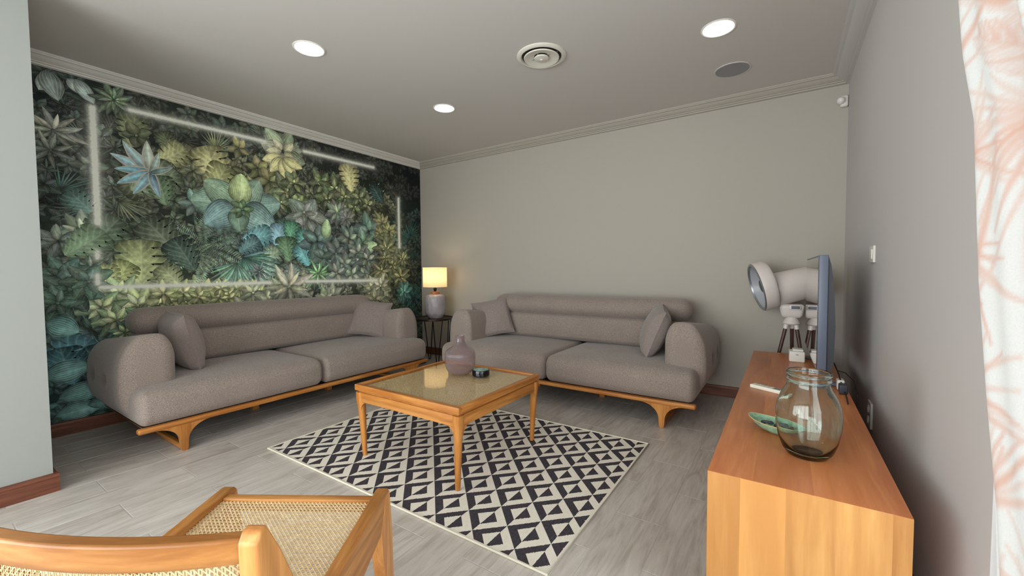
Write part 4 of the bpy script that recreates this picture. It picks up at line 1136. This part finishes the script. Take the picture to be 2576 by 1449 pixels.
# ------------------------------------------------------------ ceiling fixtures
def downlight(label, x, y):
    t = thing('downlight', label, 'ceiling light', (x, y, H), 0, 'round recessed ceiling lights')
    MB().lathe([(.0985, 0), (.0985, -.003), (.092, -.006), (.086, -.004), (.085, 0)], n=48).build('trim_ring', plain('fixture_white', (236, 232, 226), .4) if 'fixture_white' not in bpy.data.materials else bpy.data.materials['fixture_white'], t)
    if 'led_disc' in bpy.data.materials: m = bpy.data.materials['led_disc']
    else:
        e = NT('led_disc'); em = e.n('Emission'); em.inputs[0].default_value = (1, .93, .80, 1); em.inputs[1].default_value = 9.0; e.t.links.new(em.outputs[0], e.out.inputs[0]); m = e.m
    MB().lathe([(0, -.0035), (.086, -.0035)], n=48).build('diffuser', m, t, flip=False)
downlight('round lit ceiling light nearest the green wall, left of the air vent', 1.579, -2.497)
downlight('round lit ceiling light above the far corner, the smallest in view', 1.627, -1.262)
downlight('round lit ceiling light near the right wall, beside the round speaker', 3.845, -1.227)
def vent():
    t = thing('air_vent', 'round white ceiling air vent with nested cones', 'vent', (2.794, -1.552, H))
    w = plain('vent_white', (226, 222, 210), .45)
    MB().lathe([(.168, 0), (.168, -.005), (.160, -.012), (.142, -.014), (.136, -.006), (.134, 0)], n=56).build('outer_ring', w, t)
    MB().lathe([(.136, -.001), (0, -.001)], n=56).build('throat', plain('vent_dark', (58, 52, 46), .8), t, flip=False)
    MB().lathe([(.116, -.010), (.121, -.014), (.117, -.020), (.108, -.018), (.058, -.006), (.050, -.004)], n=56).build('middle_cone', w, t)
    MB().lathe([(.046, -.010), (.050, -.014), (.046, -.020), (.010, -.026), (.009, -.030), (0, -.031)], n=48).build('centre_cone', w, t)
    b = MB(); b.box((0, .03, -.008), (.008, .05, .008)); b.box((0, -.03, -.008), (.008, .05, .008)); b.box((.065, 0, -.006), (.12, .006, .006)); b.box((-.065, 0, -.006), (.12, .006, .006)); b.build('bracket', plain('steel', (170, 168, 160), .3, Metallic=.7), t)
vent()
def speaker():
    t = thing('ceiling_speaker', 'flush round grey ceiling speaker between the light and the right corner', 'speaker', (3.860, -.590, H))
    MB().lathe([(.121, 0), (.121, -.003), (.116, -.005), (.112, -.004)], n=56).build('bezel', M_ceil, t)
    MB().lathe([(.112, -.004), (0, -.0045)], n=56).build('grille', plain('grille_grey', (150, 150, 154), .8), t, flip=False)
speaker()
def sensor():
    t = thing('motion_sensor', 'small white motion sensor in the upper right corner of the room', 'sensor', (4.553, -.034, 2.40))
    MB().rbox((.008, .012, 0), (.05, .04, .085), .014, 4).build('housing', M_white, t)
    MB().lathe([(0, .030), (.012, .026), (.021, .018), (.025, .005), (.025, -.005), (.021, -.018), (0, -.026)], n=24, M=Matrix.Rotation(math.radians(70), 4, 'X'), c=(-.014, -.018, .0)).build('lens', plain('lens_white', (235, 232, 226), .3), t)
sensor()
def plates():
    t = thing('light_switch', 'white light switch plate on the right wall above the television', 'switch', (XR, -1.262, 1.204))
    MB().rbox((-.005, 0, 0), (.010, .12, .086), .003).build('plate', M_white, t)
    MB().rbox((-.011, -.01, 0), (.005, .05, .05), .002).build('rocker', plain('switch_white', (238, 236, 230), .3), t)
    t = thing('wall_socket', 'white double socket plate low on the right wall behind the sideboard', 'socket', (XR, -1.33, .385))
    MB().rbox((-.005, 0, 0), (.010, .09, .13), .003).build('plate', M_white, t)
    for z in (-.028, .028): MB().lathe([(.0, .0), (.018, .0), (.020, .003), (.020, .0)], n=24, M=Matrix.Rotation(-PI/2, 4, 'Y'), c=(-.011, 0, z)).build('outlet', plain('outlet_%s' % ('a' if z < 0 else 'b'), (210, 208, 204), .5), t)
plates()

# ------------------------------------------------------------ curtain with printed palm fronds
def curtain():
    rng = random.Random(5); res = .0032
    SW, Z0, Z1 = .50, .02, 2.34
    ns, nz = int(SW/res), int((Z1-Z0)/res)
    s = np.linspace(0, SW, ns); z = np.linspace(Z0, Z1, nz)
    ink = np.zeros((ns, nz))
    def dab(ps, pz, w, k):
        i0, i1 = int((ps-3*w)/SW*ns), int((ps+3*w)/SW*ns)+2; j0, j1 = int((pz-Z0-3*w)/(Z1-Z0)*nz), int((pz-Z0+3*w)/(Z1-Z0)*nz)+2
        i0, j0 = max(i0, 0), max(j0, 0)
        if i1 <= i0 or j1 <= j0 or i0 >= ns or j0 >= nz: return
        d2 = (s[i0:i1, None]-ps)**2+(z[None, j0:j1]-pz)**2
        v = k*np.clip(1.35-np.sqrt(d2)/w, 0, 1)
        ink[i0:i1, j0:j1] = np.maximum(ink[i0:i1, j0:j1], v)
    def stroke(ps, pz, a, L, bend, w, k):
        n = max(6, int(L/.0035)); x, y = ps, pz
        for i in range(n):
            t = i/n; th = a+bend*t; x += math.cos(th)*L/n; y += math.sin(th)*L/n
            dab(x, y, w*1.7*(1-.7*t)+.0014, k*(.95-.2*t))
    for pz in np.arange(.12, 2.4, .095):
        for ps in np.arange(-.02, .55, .12):
            cs, cz = ps+rng.uniform(-.03, .03), pz+rng.uniform(-.04, .04); typ = rng.random()
            if typ < .5:      # fan palm burst
                a0 = rng.uniform(0, 6.28); n = rng.randint(12, 18); sp = rng.uniform(2.6, 4.6)
                for i in range(n): stroke(cs, cz, a0+sp*(i/(n-1)-.5), rng.uniform(.07, .13), rng.uniform(-.5, .5), rng.uniform(.0016, .0034), rng.uniform(.45, .95))
            elif typ < .85:   # feather frond
                a = rng.uniform(.2, 2.6); L = rng.uniform(.16, .26); bend = rng.uniform(-1, 1); x, y = cs, cz
                stroke(cs, cz, a, L, bend, .004, .85)
                for i in range(16):
                    t = i/16; th = a+bend*t; x += math.cos(th)*L/16; y += math.sin(th)*L/16
                    for sg in (-1, 1): stroke(x, y, th+sg*.75, .06*math.sin(PI*(t*.8+.15)), -sg*.5, .0022, rng.uniform(.35, .8))
            else:             # broad leaf outline with a stem
                a = rng.uniform(.4, 1.4); stroke(cs, cz, a, .2, .3, .005, .85); stroke(cs, cz, a+.5, .2, -.7, .0018, .6); stroke(cs, cz, a-.5, .2, .9, .0018, .6)
    # folds: path in plan, the leading edge recedes from the wall opening lower down
    zk = [0, .78, .887, .992, 1.117, 1.298, 1.392, 1.507, 1.9, 2.4]; yk = [-3.41, -3.384, -3.367, -3.336, -3.306, -3.277, -3.23, -3.195, -3.12, -3.05]
    V = np.zeros((ns, nz, 3)); ye = np.interp(z, zk, yk)
    for i in range(ns):
        q = s[i]
        fx = .024*math.sin(q*2*PI/.20)+.005*math.sin(q*2*PI/.071)
        V[i, :, 0] = 4.418+fx*min(1, .25+q*6)+.012*(np.sin(z*2.1+q*5)-np.sin(z*2.1))
        V[i, :, 1] = ye-q*.80; V[i, :, 2] = z
    idx = np.arange(ns*nz).reshape(ns, nz)
    F = np.stack([idx[:-1, :-1], idx[1:, :-1], idx[1:, 1:], idx[:-1, 1:]], -1).reshape(-1, 4)
    me = bpy.data.meshes.new('cloth'); me.vertices.add(ns*nz); me.vertices.foreach_set('co', V.astype(np.float32).ravel())
    me.loops.add(F.size); me.loops.foreach_set('vertex_index', F.astype(np.int32).ravel())
    me.polygons.add(len(F)); me.polygons.foreach_set('loop_start', np.arange(0, F.size, 4, dtype=np.int32)); me.update(calc_edges=True)
    me.polygons.foreach_set('use_smooth', [True]*len(F))
    a = me.attributes.new('ink', 'FLOAT', 'POINT'); a.data.foreach_set('value', ink.astype(np.float32).ravel())
    m = NT('palm_print_cloth'); at = m.n('Attribute', attribute_name='ink')
    wv = m.noise(m.coord('Object', (1, 1, 1)), 500, 2)
    col = m.mix(at.outputs['Fac'], m.mix(wv, lin((206, 205, 203)), lin((192, 190, 187))), lin((192, 150, 132)))
    df = m.n('BsdfDiffuse'); m.set(df.inputs[0], col); tr = m.n('BsdfTranslucent'); m.set(tr.inputs[0], col)
    mx = m.n('MixShader'); mx.inputs[0].default_value = .13; m.t.links.new(df.outputs[0], mx.inputs[1]); m.t.links.new(tr.outputs[0], mx.inputs[2]); m.t.links.new(mx.outputs[0], m.out.inputs[0])
    me.materials.append(m.m)
    t = thing('curtain', 'white curtain printed with rust pink palm leaves at the right edge', 'curtain')
    o = bpy.data.objects.new('cloth', me); COL.objects.link(o); o.parent = t
    MB().tube([(4.43, -2.7, 2.37), (4.43, -5.2, 2.37)], .012, 12).build('rod', M_alu, t)
curtain()
